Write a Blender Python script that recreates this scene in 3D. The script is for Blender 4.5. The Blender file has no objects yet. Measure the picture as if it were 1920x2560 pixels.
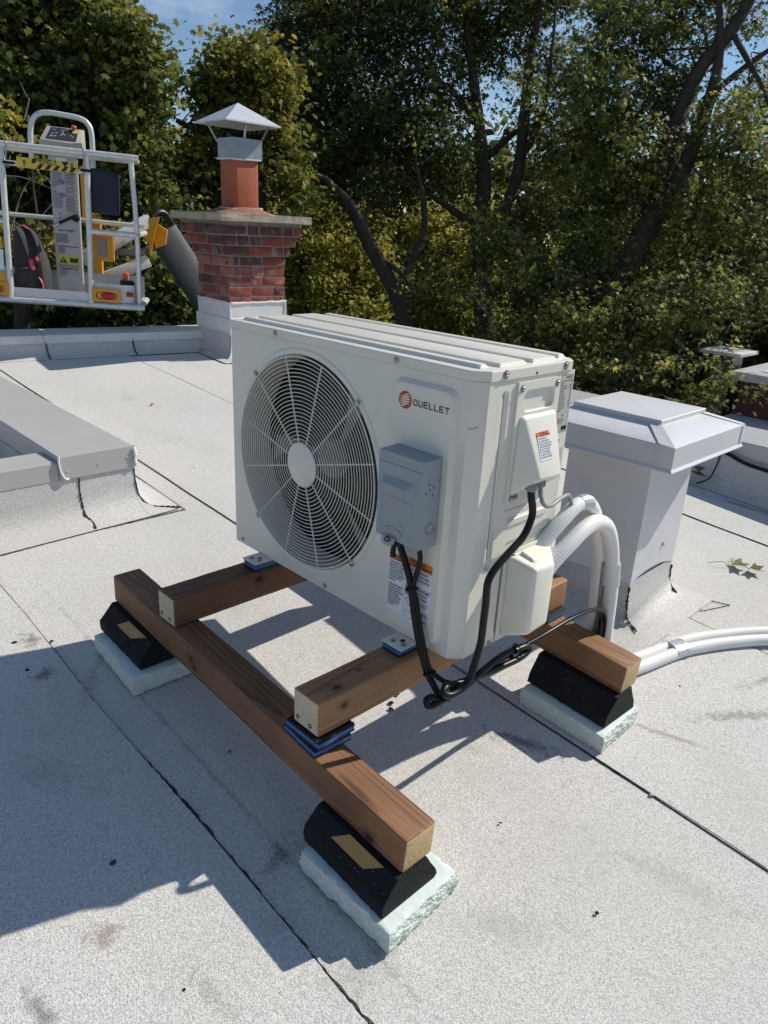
import bpy, bmesh, math, random
import numpy as np
from mathutils import Vector, Matrix

random.seed(7)
rng = np.random.default_rng(11)
SC = bpy.context.scene
COL = SC.collection

# ------------------------------------------------------------------ camera
CAMP = (1.83854, -1.17465, 0.94394)
YAW, PITCH, ROLL, FPX = 0.787997, -0.36877, 0.052194, 1827.5
def cam_axes():
    cy, sy, cp, sp = math.cos(YAW), math.sin(YAW), math.cos(PITCH), math.sin(PITCH)
    f = Vector((-sy*cp, cy*cp, sp)); r = Vector((cy, sy, 0)); u = r.cross(f)
    cr, sr = math.cos(ROLL), math.sin(ROLL)
    return r*cr + u*sr, u*cr - r*sr, f
CR, CU, CF = cam_axes()
cd = bpy.data.cameras.new('camera')
cam = bpy.data.objects.new('camera', cd); COL.objects.link(cam)
cam.matrix_world = Matrix(((CR.x, CU.x, -CF.x, CAMP[0]), (CR.y, CU.y, -CF.y, CAMP[1]), (CR.z, CU.z, -CF.z, CAMP[2]), (0, 0, 0, 1)))
cd.sensor_fit = 'VERTICAL'; cd.sensor_height = 36.0; cd.lens = FPX/2560*36.0
cd.clip_start = 0.05; cd.clip_end = 2000
SC.camera = cam

# ------------------------------------------------------------------ sky and sun
SUN = Vector((0.345, 1.09, 1.0)).normalized()
ELEV = math.asin(SUN.z); AZ = math.atan2(SUN.x, SUN.y)
world = bpy.data.worlds.new('World'); SC.world = world; world.use_nodes = True
wt = world.node_tree; wt.nodes.clear()
def wn(t, **k):
    n = wt.nodes.new(t)
    for a, b in k.items(): setattr(n, a, b)
    return n
sky = wn('ShaderNodeTexSky', sky_type='NISHITA', sun_disc=False)
sky.sun_elevation = ELEV; sky.sun_rotation = AZ; sky.altitude = 50; sky.air_density = 1.0; sky.dust_density = 0.0; sky.ozone_density = 4.0
tc = wn('ShaderNodeTexCoord')
mp = wn('ShaderNodeMapping'); mp.inputs['Scale'].default_value = (1.0, 1.4, 4.5); mp.inputs['Rotation'].default_value = (0.3, 0.35, 0.5)
cn = wn('ShaderNodeTexNoise'); cn.inputs['Scale'].default_value = 2.6; cn.inputs['Detail'].default_value = 9; cn.inputs['Roughness'].default_value = 0.58; cn.inputs['Distortion'].default_value = 0.5
cr = wn('ShaderNodeValToRGB'); cr.color_ramp.elements[0].position = 0.50; cr.color_ramp.elements[1].position = 0.76
cr.color_ramp.elements[0].color = (0, 0, 0, 1); cr.color_ramp.elements[1].color = (0.75, 0.75, 0.75, 1)
mx = wn('ShaderNodeMix', data_type='RGBA'); mx.inputs['B'].default_value = (8.0, 8.8, 10.2, 1)
bg = wn('ShaderNodeBackground'); bg.inputs['Strength'].default_value = 0.086
wo = wn('ShaderNodeOutputWorld')
L = wt.links.new
L(tc.outputs['Generated'], mp.inputs['Vector']); L(mp.outputs['Vector'], cn.inputs['Vector']); L(cn.outputs['Fac'], cr.inputs['Fac'])
L(cr.outputs['Color'], mx.inputs['Factor']); L(sky.outputs['Color'], mx.inputs['A']); L(mx.outputs['Result'], bg.inputs['Color']); L(bg.outputs['Background'], wo.inputs['Surface'])
sd = bpy.data.lights.new('sun', 'SUN'); sd.energy = 4.4; sd.angle = math.radians(0.53); sd.color = (1.0, 0.938, 0.835)
so = bpy.data.objects.new('sun', sd); COL.objects.link(so); so.location = (3, 9, 9)
so.rotation_euler = SUN.to_track_quat('Z', 'Y').to_euler()
SC.view_settings.view_transform = 'Standard'; SC.view_settings.look = 'None'; SC.view_settings.gamma = 1.0
SC.view_settings.exposure = 0.20; SC.view_settings.use_curve_mapping = False
SC.cycles.use_adaptive_sampling = True
SC.cycles.max_bounces = 8; SC.cycles.transparent_max_bounces = 8

# ------------------------------------------------------------------ frames of reference
def at(px, py, d):
    """a point d metres in front of the camera position, seen at (px, py) of the 1920x2560 picture"""
    return Vector(CAMP) + (CF + CR*((px-960)/FPX) - CU*((py-1280)/FPX))*d
TX, TY, Z0 = -0.0669, 0.02, -0.338
def rz(x, y): return Z0 + TX*x + TY*y            # the roof falls gently to the right

# ------------------------------------------------------------------ helpers
class B:
    def __init__(s): s.bm = bmesh.new()
    def box(s, lo, hi, bev=0, seg=2, M=None):
        r = bmesh.ops.create_cube(s.bm, size=1.0); vs = r['verts']
        c = [(lo[i]+hi[i])/2 for i in range(3)]; d = [hi[i]-lo[i] for i in range(3)]
        for v in vs: v.co = Vector((v.co.x*d[0]+c[0], v.co.y*d[1]+c[1], v.co.z*d[2]+c[2]))
        if bev > 0:
            es = list({e for v in vs for e in v.link_edges})
            g = bmesh.ops.bevel(s.bm, geom=es, offset=bev, segments=seg, affect='EDGES', profile=0.5)
            vs = list({v for f in g['faces'] for v in f.verts} | {v for v in vs if v.is_valid})
        if M is not None:
            for v in vs: v.co = M @ v.co
        return s
    def hexa(s, a, b, bev=0, seg=3):
        va = [s.bm.verts.new(p) for p in a]; vb = [s.bm.verts.new(p) for p in b]
        fs = [s.bm.faces.new(va[::-1]), s.bm.faces.new(vb)]
        n = len(va)
        for i in range(n): fs.append(s.bm.faces.new((va[i], va[(i+1) % n], vb[(i+1) % n], vb[i])))
        bmesh.ops.recalc_face_normals(s.bm, faces=fs)
        if bev > 0:
            es = list({e for f in fs for e in f.edges})
            bmesh.ops.bevel(s.bm, geom=es, offset=bev, segments=seg, affect='EDGES', profile=0.5, clamp_overlap=True)
        return s
    def face(s, pts):
        s.bm.faces.new([s.bm.verts.new(p) for p in pts]); return s
    def loft(s, loops, closed=True, cap0=False, cap1=False):
        L_ = [[s.bm.verts.new(p) for p in lp] for lp in loops]
        n = len(L_[0]); m = n if closed else n-1
        for a, b in zip(L_[:-1], L_[1:]):
            for i in range(m): s.bm.faces.new((a[i], a[(i+1) % n], b[(i+1) % n], b[i]))
        if cap0: s.bm.faces.new(L_[0][::-1])
        if cap1: s.bm.faces.new(L_[-1])
        return s
    def tube(s, path, r, n=8, caps=True, flat=1.0):
        P = [Vector(p) for p in path]; k = len(P)
        R = r if isinstance(r, (list, tuple)) else [r]*k
        T = [(P[min(i+1, k-1)]-P[max(i-1, 0)]).normalized() for i in range(k)]
        a = Vector((0, 0, 1)) if abs(T[0].z) < 0.9 else Vector((1, 0, 0))
        N = (a - T[0]*a.dot(T[0])).normalized(); loops = []
        for i in range(k):
            N = (N - T[i]*N.dot(T[i])).normalized(); Bn = T[i].cross(N)
            loops.append([P[i] + (N*math.cos(t)*flat + Bn*math.sin(t))*R[i] for t in [2*math.pi*j/n for j in range(n)]])
        return s.loft(loops, True, caps, caps)
    def prism(s, poly, f, t0, t1):
        """poly of 2-D points swept from t0 to t1; f(u, v, t) gives the 3-D point"""
        a = [s.bm.verts.new(f(u, v, t0)) for u, v in poly]; b = [s.bm.verts.new(f(u, v, t1)) for u, v in poly]
        n = len(poly); fs = [s.bm.faces.new(a[::-1]), s.bm.faces.new(b)]
        for i in range(n): fs.append(s.bm.faces.new((a[i], a[(i+1) % n], b[(i+1) % n], b[i])))
        bmesh.ops.recalc_face_normals(s.bm, faces=fs)
        return s
    def lathe(s, prof, c, ax, n=48, closed=False):
        """prof of (radius, height) about axis ax through c"""
        ax = Vector(ax).normalized(); a = Vector((0, 0, 1)) if abs(ax.z) < 0.9 else Vector((1, 0, 0))
        U = (a-ax*a.dot(ax)).normalized(); V = ax.cross(U); c = Vector(c)
        lp = [[c + ax*h + (U*math.cos(t)+V*math.sin(t))*r for t in [2*math.pi*j/n for j in range(n)]] for r, h in prof]
        return s.loft(lp, True, False, False)
    def cyl(s, p0, p1, r, n=16): return s.tube([p0, p1], r, n)
    def xf(s, M):
        for v in s.bm.verts: v.co = M @ v.co
        return s
    def me(s, name, smooth=35):
        m = bpy.data.meshes.new(name); s.bm.normal_update(); s.bm.to_mesh(m); s.bm.free()
        if smooth:
            m.shade_smooth(); m.set_sharp_from_angle(angle=math.radians(smooth))
        return m
    def build(s, name, mat, parent=None, smooth=35, **k): return link(name, s.me(name, smooth), mat, parent, **k)

def link(name, me, mat, parent=None, loc=None, rot=None):
    o = bpy.data.objects.new(name, me); COL.objects.link(o)
    if mat is not None and not me.materials: me.materials.append(mat)
    if parent: o.parent = parent
    if loc is not None: o.location = loc
    if rot is not None: o.rotation_euler = rot
    return o
def tag(o, label=None, cat=None, group=None, kind=None):
    if label: o['label'] = label
    if cat: o['category'] = cat
    if group: o['group'] = group
    if kind: o['kind'] = kind
    return o
def thing(name, label, cat, loc=(0, 0, 0), rot=(0, 0, 0), group=None):
    o = bpy.data.objects.new(name, None); COL.objects.link(o); o.empty_display_size = 0.05
    o.location = loc; o.rotation_euler = rot
    return tag(o, label, cat, group)
def spline(pts, n=8):
    P = [Vector(p) for p in pts]; P = [P[0]*2-P[1]] + P + [P[-1]*2-P[-2]]; out = []
    for i in range(1, len(P)-2):
        for j in range(n):
            t = j/n; a, b, c, d = P[i-1:i+3]
            out.append(0.5*((2*b)+(c-a)*t+(2*a-5*b+4*c-d)*t*t+(3*b-a-3*c+d)*t**3))
    out.append(P[-2]); return out

# ------------------------------------------------------------------ materials
def mat(name, col, rough=0.6, metal=0.0, var=0.12, vscale=6.0, bump=0.0, bscale=60.0, spec=0.5, col2=None, detail=4, stretch=None, smear=None):
    m = bpy.data.materials.new(name); m.use_nodes = True; nt = m.node_tree; N = nt.nodes; N.clear(); L = nt.links.new
    out = N.new('ShaderNodeOutputMaterial'); p = N.new('ShaderNodeBsdfPrincipled'); L(p.outputs[0], out.inputs[0])
    p.inputs['Roughness'].default_value = rough; p.inputs['Metallic'].default_value = metal; p.inputs['Specular IOR Level'].default_value = spec
    t = N.new('ShaderNodeTexCoord'); vec = t.outputs['Object']
    if stretch:
        g = N.new('ShaderNodeMapping'); g.inputs['Scale'].default_value = stretch; L(vec, g.inputs['Vector']); vec = g.outputs['Vector']
    n = N.new('ShaderNodeTexNoise'); n.inputs['Scale'].default_value = vscale; n.inputs['Detail'].default_value = detail; n.inputs['Roughness'].default_value = 0.62; L(vec, n.inputs['Vector'])
    r = N.new('ShaderNodeMapRange'); r.inputs['From Min'].default_value = 0.3; r.inputs['From Max'].default_value = 0.7; L(n.outputs['Fac'], r.inputs['Value'])
    x = N.new('ShaderNodeMix'); x.data_type = 'RGBA'
    c2 = col2 or tuple(c*(1-var) for c in col)
    x.inputs['A'].default_value = (*col, 1); x.inputs['B'].default_value = (*c2, 1); L(r.outputs['Result'], x.inputs['Factor']); cc = x.outputs['Result']
    if smear:
        t2 = N.new('ShaderNodeNewGeometry'); sn = N.new('ShaderNodeTexNoise'); sn.inputs['Scale'].default_value = smear[1]; sn.inputs['Detail'].default_value = 6; sn.inputs['Roughness'].default_value = 0.7; L(t2.outputs['Position'], sn.inputs['Vector'])
        sr = N.new('ShaderNodeMapRange'); sr.inputs['From Min'].default_value = 0.52; sr.inputs['From Max'].default_value = 0.68; sr.inputs['To Max'].default_value = smear[2]; L(sn.outputs['Fac'], sr.inputs['Value'])
        sm = N.new('ShaderNodeMix'); sm.data_type = 'RGBA'; sm.inputs['B'].default_value = (*smear[0], 1); L(sr.outputs[0], sm.inputs['Factor']); L(cc, sm.inputs['A']); cc = sm.outputs['Result']
    L(cc, p.inputs['Base Color'])
    rr_ = N.new('ShaderNodeMapRange'); rr_.inputs['To Min'].default_value = max(0, rough-0.07); rr_.inputs['To Max'].default_value = min(1, rough+0.07); L(n.outputs['Fac'], rr_.inputs['Value']); L(rr_.outputs['Result'], p.inputs['Roughness'])
    if bump > 0:
        b = N.new('ShaderNodeTexNoise'); b.inputs['Scale'].default_value = bscale; b.inputs['Detail'].default_value = 3; L(vec, b.inputs['Vector'])
        bb = N.new('ShaderNodeBump'); bb.inputs['Strength'].default_value = bump; bb.inputs['Distance'].default_value = 0.004; L(b.outputs['Fac'], bb.inputs['Height']); L(bb.outputs['Normal'], p.inputs['Normal'])
    return m

def membrane_mat(name, base, stains=True):
    """white mineral-granule cap sheet"""
    m = bpy.data.materials.new(name); m.use_nodes = True; nt = m.node_tree; N = nt.nodes; N.clear(); L = nt.links.new
    out = N.new('ShaderNodeOutputMaterial'); p = N.new('ShaderNodeBsdfPrincipled'); L(p.outputs[0], out.inputs[0])
    p.inputs['Roughness'].default_value = 0.92; p.inputs['Specular IOR Level'].default_value = 0.12
    t = N.new('ShaderNodeTexCoord'); V = t.outputs['Object']
    def noise(sc, det=3, ro=0.6):
        n = N.new('ShaderNodeTexNoise'); n.inputs['Scale'].default_value = sc; n.inputs['Detail'].default_value = det; n.inputs['Roughness'].default_value = ro; L(V, n.inputs['Vector']); return n.outputs['Fac']
    def rng_(v, a, b, c=0.0, d=1.0):
        r = N.new('ShaderNodeMapRange'); r.inputs['From Min'].default_value = a; r.inputs['From Max'].default_value = b; r.inputs['To Min'].default_value = c; r.inputs['To Max'].default_value = d; L(v, r.inputs['Value']); return r.outputs['Result']
    def mul(a, b):
        q = N.new('ShaderNodeMath'); q.operation = 'MULTIPLY'
        for i, s in enumerate((a, b)):
            if isinstance(s, float): q.inputs[i].default_value = s
            else: L(s, q.inputs[i])
        return q.outputs[0]
    def mixc(f, A, Bc):
        x = N.new('ShaderNodeMix'); x.data_type = 'RGBA'
        for k, s in (('Factor', f), ('A', A), ('B', Bc)):
            if isinstance(s, tuple): x.inputs[k].default_value = (*s, 1)
            elif isinstance(s, float): x.inputs[k].default_value = s
            else: L(s, x.inputs[k])
        return x.outputs['Result']
    vo = N.new('ShaderNodeTexVoronoi'); vo.inputs['Scale'].default_value = 520; L(V, vo.inputs['Vector'])
    sx_ = N.new('ShaderNodeSeparateColor'); L(vo.outputs['Color'], sx_.inputs[0]); cell = sx_.outputs[0]
    gran = noise(300, 2, 0.7); gran2 = noise(120, 2)
    c = mixc(rng_(cell, 0.02, 0.70), tuple(b*0.60 for b in base), tuple(min(1, b*1.22) for b in base))
    c = mixc(mul(rng_(gran, 0.42, 0.33), 0.38), c, tuple(b*0.34 for b in base))
    c = mixc(mul(rng_(gran2, 0.60, 0.72), 0.35), c, tuple(b*0.5 for b in base))
    c = mixc(mul(rng_(noise(1.3, 5), 0.42, 0.75), 0.28), c, (base[0]*0.62, base[1]*0.62, base[2]*0.6))
    c = mixc(mul(rng_(noise(14, 6, 0.7), 0.62, 0.75), 0.35), c, (base[0]*0.45, base[1]*0.45, base[2]*0.44))
    c = mixc(mul(rng_(noise(0.55, 3, 0.5), 0.45, 0.7), 0.16), c, (base[0]*0.72, base[1]*0.69, base[2]*0.64))
    c = mixc(mul(rng_(noise(3.6, 8, 0.72), 0.60, 0.72), 0.30), c, (base[0]*0.55, base[1]*0.54, base[2]*0.52))
    if stains:
        def blob(x, y, rx, ry, ang, col, amt, rag=0.6):
            nonlocal c
            g = N.new('ShaderNodeMapping'); g.vector_type = 'TEXTURE'; g.inputs['Location'].default_value = (x, y, 0); g.inputs['Rotation'].default_value = (0, 0, ang); g.inputs['Scale'].default_value = (rx, ry, 1e6); L(V, g.inputs['Vector'])
            ln = N.new('ShaderNodeVectorMath'); ln.operation = 'LENGTH'; L(g.outputs['Vector'], ln.inputs[0])
            a = N.new('ShaderNodeMath'); a.operation = 'ADD'; L(ln.outputs['Value'], a.inputs[0]); L(mul(rng_(noise(40, 6, 0.75), 0.3, 0.7, -1.0, 1.0), rag), a.inputs[1])
            c = mixc(mul(rng_(a.outputs[0], 1.0, 0.15), amt), c, col)
        for s in STAINS: blob(*s)
    L(c, p.inputs['Base Color'])
    b = N.new('ShaderNodeBump'); b.inputs['Strength'].default_value = 0.8; b.inputs['Distance'].default_value = 0.0026; L(gran, b.inputs['Height']); L(b.outputs['Normal'], p.inputs['Normal'])
    return m

def wood_mat(name, early, late, gap=150.0, gloss=0.6, knots=()):
    """solid wood: growth rings round a pith line along local X"""
    m = bpy.data.materials.new(name); m.use_nodes = True; nt = m.node_tree; N = nt.nodes; N.clear(); L = nt.links.new
    out = N.new('ShaderNodeOutputMaterial'); p = N.new('ShaderNodeBsdfPrincipled'); L(p.outputs[0], out.inputs[0])
    p.inputs['Roughness'].default_value = gloss; p.inputs['Specular IOR Level'].default_value = 0.3
    t = N.new('ShaderNodeTexCoord'); g = N.new('ShaderNodeMapping'); g.inputs['Scale'].default_value = (0.09, 1, 1); g.inputs['Location'].default_value = (0, 0.012, 0.018); L(t.outputs['Object'], g.inputs['Vector'])
    oi = N.new('ShaderNodeObjectInfo')
    w = N.new('ShaderNodeTexNoise'); w.noise_dimensions = '4D'; w.inputs['Scale'].default_value = 13; w.inputs['Detail'].default_value = 2; L(g.outputs['Vector'], w.inputs['Vector']); L(oi.outputs['Random'], w.inputs['W'])
    ad = N.new('ShaderNodeVectorMath'); ad.operation = 'MULTIPLY_ADD'; ad.inputs[1].default_value = (0, 0.035, 0.035); L(w.outputs['Color'], ad.inputs[0]); L(g.outputs['Vector'], ad.inputs[2])
    sp = N.new('ShaderNodeSeparateXYZ'); L(ad.outputs[0], sp.inputs[0])
    cb = N.new('ShaderNodeCombineXYZ'); L(sp.outputs['Y'], cb.inputs['X']); L(sp.outputs['Z'], cb.inputs['Y'])
    ln = N.new('ShaderNodeVectorMath'); ln.operation = 'LENGTH'; L(cb.outputs[0], ln.inputs[0])
    q = N.new('ShaderNodeMath'); q.operation = 'MULTIPLY'; q.inputs[1].default_value = gap; L(ln.outputs['Value'], q.inputs[0])
    fr = N.new('ShaderNodeMath'); fr.operation = 'FRACT'; L(q.outputs[0], fr.inputs[0])
    cr_ = N.new('ShaderNodeValToRGB'); e = cr_.color_ramp.elements; e[0].position = 0.0; e[0].color = (*early, 1); e[1].position = 0.62; e[1].color = (*tuple(a*0.8+b*0.2 for a, b in zip(early, late)), 1)
    k = e.new(0.9); k.color = (*late, 1); k = e.new(1.0); k.color = (*early, 1); L(fr.outputs[0], cr_.inputs['Fac'])
    fg = N.new('ShaderNodeMapping'); fg.inputs['Scale'].default_value = (4, 160, 160); L(t.outputs['Object'], fg.inputs['Vector'])
    fn = N.new('ShaderNodeTexNoise'); fn.inputs['Scale'].default_value = 1.0; fn.inputs['Detail'].default_value = 5; L(fg.outputs[0], fn.inputs['Vector'])
    dn = N.new('ShaderNodeTexNoise'); dn.inputs['Scale'].default_value = 5.0; dn.inputs['Detail'].default_value = 6; L(t.outputs['Object'], dn.inputs['Vector'])
    s1 = N.new('ShaderNodeMapRange'); s1.inputs['From Min'].default_value = 0.3; s1.inputs['From Max'].default_value = 0.7; s1.inputs['To Min'].default_value = 0.80; s1.inputs['To Max'].default_value = 1.10; L(fn.outputs['Fac'], s1.inputs['Value'])
    s2 = N.new('ShaderNodeMapRange'); s2.inputs['From Min'].default_value = 0.3; s2.inputs['From Max'].default_value = 0.7; s2.inputs['To Min'].default_value = 0.7; s2.inputs['To Max'].default_value = 1.15; L(dn.outputs['Fac'], s2.inputs['Value'])
    mm = N.new('ShaderNodeMath'); mm.operation = 'MULTIPLY'; L(s1.outputs[0], mm.inputs[0]); L(s2.outputs[0], mm.inputs[1])
    x = N.new('ShaderNodeVectorMath'); x.operation = 'SCALE'; L(cr_.outputs['Color'], x.inputs[0]); L(mm.outputs[0], x.inputs['Scale']); cc = x.outputs[0]
    for (kx, ky, kz, kr) in knots:
        for rr2, dark, amt in ((kr*2.1, (0.55, 0.5, 0.45), 0.6), (kr, (0.16, 0.12, 0.10), 0.9)):
            kg = N.new('ShaderNodeMapping'); kg.vector_type = 'TEXTURE'; kg.inputs['Location'].default_value = (kx, ky, kz); kg.inputs['Scale'].default_value = (rr2*1.35, rr2, rr2); L(t.outputs['Object'], kg.inputs['Vector'])
            kl = N.new('ShaderNodeVectorMath'); kl.operation = 'LENGTH'; L(kg.outputs[0], kl.inputs[0])
            ka = N.new('ShaderNodeMath'); ka.operation = 'MULTIPLY_ADD'; ka.inputs[1].default_value = 0.7; L(w.outputs['Fac'], ka.inputs[0]); L(kl.outputs['Value'], ka.inputs[2])
            km = N.new('ShaderNodeMapRange'); km.inputs['From Min'].default_value = 1.45; km.inputs['From Max'].default_value = 0.85; km.inputs['To Max'].default_value = amt; L(ka.outputs[0], km.inputs['Value'])
            kd = N.new('ShaderNodeMix'); kd.data_type = 'RGBA'; kd.blend_type = 'MULTIPLY'; kd.inputs['B'].default_value = (*dark, 1); L(km.outputs[0], kd.inputs['Factor']); L(cc, kd.inputs['A']); cc = kd.outputs['Result']
    L(cc, p.inputs['Base Color'])
    b = N.new('ShaderNodeBump'); b.inputs['Strength'].default_value = 0.35; b.inputs['Distance'].default_value = 0.002; L(fn.outputs['Fac'], b.inputs['Height']); L(b.outputs['Normal'], p.inputs['Normal'])
    return m

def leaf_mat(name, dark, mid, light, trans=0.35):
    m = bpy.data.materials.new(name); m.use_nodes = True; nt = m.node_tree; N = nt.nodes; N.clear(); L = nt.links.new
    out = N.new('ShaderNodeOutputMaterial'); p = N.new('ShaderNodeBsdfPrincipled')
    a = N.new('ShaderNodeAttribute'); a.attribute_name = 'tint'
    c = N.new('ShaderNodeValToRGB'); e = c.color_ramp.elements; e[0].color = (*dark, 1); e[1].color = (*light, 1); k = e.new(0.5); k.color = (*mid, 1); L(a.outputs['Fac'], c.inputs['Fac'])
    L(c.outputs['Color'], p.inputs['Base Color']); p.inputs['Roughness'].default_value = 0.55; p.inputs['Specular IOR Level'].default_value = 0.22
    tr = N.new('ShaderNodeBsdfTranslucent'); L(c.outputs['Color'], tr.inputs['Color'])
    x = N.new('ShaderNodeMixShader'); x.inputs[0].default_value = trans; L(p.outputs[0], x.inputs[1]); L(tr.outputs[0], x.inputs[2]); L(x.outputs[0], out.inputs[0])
    return m

# stains on the roof: x, y, half-length, half-width, angle, colour, strength, raggedness
STAINS = [(0.735, -0.80, 0.045, 0.035, 0.3, (0.20, 0.13, 0.07), 0.55, 0.7),
          (0.80, -0.95, 0.07, 0.022, 0.1, (0.07, 0.065, 0.06), 0.55, 0.5),
          (0.90, -0.98, 0.10, 0.012, -0.1, (0.10, 0.095, 0.085), 0.5, 0.6),
          (1.30, 0.98, 0.20, 0.03, 1.0, (0.13, 0.12, 0.10), 0.5, 0.9),
          (1.20, 0.70, 0.16, 0.014, 0.4, (0.18, 0.16, 0.14), 0.5, 0.8),
          (0.93, 0.33, 0.14, 0.03, 0.45, (0.05, 0.05, 0.05), 0.6, 0.9),
          (0.40, -0.405, 1.1, 0.010, -0.005, (0.16, 0.16, 0.16), 0.38, 0.9),
          (0.80, -0.42, 0.03, 0.07, 0.5, (0.06, 0.06, 0.06), 0.5, 0.8),
          (-0.35, -0.55, 0.05, 0.03, 0.2, (0.05, 0.05, 0.05), 0.6, 1.0),
          (-0.15, -0.58, 0.04, 0.03, 0.9, (0.05, 0.05, 0.05), 0.6, 1.0),
          (0.10, 2.62, 0.12, 0.05, 0.1, (0.03, 0.03, 0.03), 0.5, 1.1),
          (0.62, 2.72, 0.25, 0.03, 0.1, (0.03, 0.03, 0.03), 0.5, 1.1),
          (1.25, -0.15, 0.14, 0.05, 0.8, (0.30, 0.29, 0.27), 0.30, 1.0), (1.45, 0.25, 0.20, 0.04, 0.3, (0.28, 0.27, 0.25), 0.28, 1.0), (1.12, -0.45, 0.10, 0.06, 1.4, (0.26, 0.25, 0.23), 0.26, 1.0),
          (0.25, -0.72, 0.12, 0.05, 0.5, (0.25, 0.25, 0.25), 0.30, 1.0), (-0.05, -0.48, 0.16, 0.02, -0.6, (0.20, 0.20, 0.20), 0.35, 1.0), (-1.8, 0.75, 0.5, 0.12, 0.2, (0.42, 0.40, 0.36), 0.25, 1.1),
          (-2.6, 1.7, 0.6, 0.2, -0.3, (0.42, 0.40, 0.36), 0.25, 1.1), (0.40, 0.20, 0.2, 0.06, 0.5, (0.35, 0.34, 0.32), 0.25, 1.0), (1.28, 1.25, 0.16, 0.03, 1.2, (0.12, 0.11, 0.10), 0.42, 1.0), (0.98, -0.70, 0.07, 0.02, 0.2, (0.22, 0.21, 0.19), 0.35, 1.0)]
M = {}
M['membrane'] = membrane_mat('membrane', (0.60, 0.585, 0.56))
M['upstand'] = membrane_mat('upstand_membrane', (0.58, 0.566, 0.545), False)
M['bitumen'] = mat('bitumen', (0.012, 0.012, 0.013), 0.45, bump=0.8, bscale=180)
M['coping'] = mat('white_painted_sheet', (0.445, 0.435, 0.42), 0.38, var=0.09, vscale=3, stretch=(1, 1, 8), smear=((0.36, 0.355, 0.34), 5.0, 0.35))
M['copingw'] = mat('white_coping_sheet', (0.66, 0.66, 0.65), 0.4, var=0.1, vscale=4, smear=((0.44, 0.42, 0.39), 5.0, 0.4))
M['vent'] = mat('vent_white_sheet', (0.66, 0.66, 0.67), 0.36, var=0.08, vscale=5, bump=0.10, bscale=5, smear=((0.52, 0.51, 0.49), 4.0, 0.35))
M['sealant'] = mat('sealant', (0.72, 0.72, 0.72), 0.5, var=0.1, bump=0.4, bscale=90)
M['paint'] = mat('unit_paint', (0.745, 0.715, 0.635), 0.33, var=0.07, vscale=5, bump=0.10, bscale=4, smear=((0.60, 0.58, 0.52), 6.0, 0.3))
M['paint2'] = mat('unit_cover_paint', (0.74, 0.712, 0.632), 0.36, var=0.04, vscale=3, bump=0.04, bscale=300)
M['grille'] = mat('grille_wire', (0.745, 0.715, 0.635), 0.35, var=0.05)
M['fan'] = mat('fan_plastic', (0.30, 0.30, 0.27), 0.3, var=0.15)
M['dark'] = mat('dark_interior', (0.012, 0.012, 0.012), 0.7)
M['fins'] = mat('coil_fins', (0.05, 0.055, 0.06), 0.4, metal=0.5)
M['grey'] = mat('grey_enclosure', (0.30, 0.335, 0.36), 0.42, var=0.05, vscale=8)
M['steel'] = mat('zinc_screw', (0.42, 0.42, 0.42), 0.28, metal=1.0)
M['galv'] = mat('galvanised', (0.55, 0.57, 0.59), 0.38, metal=0.75, var=0.2, vscale=18, smear=((0.30, 0.31, 0.32), 9.0, 0.5))
M['capmetal'] = mat('bright_cap_sheet', (0.58, 0.61, 0.64), 0.4, metal=0.25, var=0.12, vscale=9)
M['sleeve'] = mat('blue_grey_sleeve', (0.30, 0.34, 0.37), 0.42, metal=0.35, var=0.2, vscale=14)
M['alu'] = mat('aluminium_tube', (0.74, 0.74, 0.73), 0.38, metal=0.35, var=0.22, vscale=18)
M['aluplate'] = mat('aluminium_plate', (0.52, 0.52, 0.51), 0.45, metal=0.35, var=0.22, vscale=9, smear=((0.30, 0.29, 0.28), 9.0, 0.5))
M['boomgrey'] = mat('boom_grey', (0.09, 0.097, 0.10), 0.5, var=0.25, vscale=10)
M['white'] = mat('white_enamel', (0.70, 0.70, 0.69), 0.35, var=0.12, vscale=7, smear=((0.42, 0.40, 0.37), 7.0, 0.4))
M['cable'] = mat('black_cable', (0.006, 0.0065, 0.008), 0.38, var=0.2, spec=0.3)
M['greycable'] = mat('grey_cable', (0.25, 0.26, 0.26), 0.45)
M['rubber'] = mat('recycled_rubber', (0.010, 0.011, 0.013), 0.75, bump=0.9, bscale=150, spec=0.25)
M['padblack'] = mat('ribbed_rubber', (0.016, 0.016, 0.017), 0.6)
M['blue'] = mat('blue_foam', (0.03, 0.15, 0.46), 0.7, bump=0.3, bscale=220)
M['foam'] = mat('pale_green_foam', (0.71, 0.77, 0.70), 0.9, col2=(0.56, 0.63, 0.56), vscale=90, bump=1.0, bscale=170, spec=0.2)
M['foamtop'] = mat('pale_green_foam_skin', (0.66, 0.76, 0.735), 0.7, var=0.08, vscale=12, bump=0.3, bscale=60)
M['label_y'] = mat('kraft_sticker', (0.42, 0.25, 0.07), 0.55, var=0.15, vscale=20)
M['insul'] = mat('white_insulation', (0.74, 0.73, 0.71), 0.6, var=0.05, vscale=10)
M['tape'] = mat('silver_tape', (0.62, 0.64, 0.64), 0.3, metal=0.45, var=0.12, vscale=30)
M['orange'] = mat('label_orange', (0.72, 0.20, 0.02), 0.45, var=0.05)
M['paper'] = mat('label_white', (0.74, 0.75, 0.80), 0.4, var=0.03)
M['nameplate'] = mat('nameplate_foil', (0.50, 0.495, 0.45), 0.35, var=0.05)
M['ink'] = mat('black_ink', (0.012, 0.012, 0.014), 0.5)
M['inkgrey'] = mat('grey_ink', (0.05, 0.05, 0.055), 0.5)
M['red'] = mat('logo_red', (0.50, 0.022, 0.03), 0.4)
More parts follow.
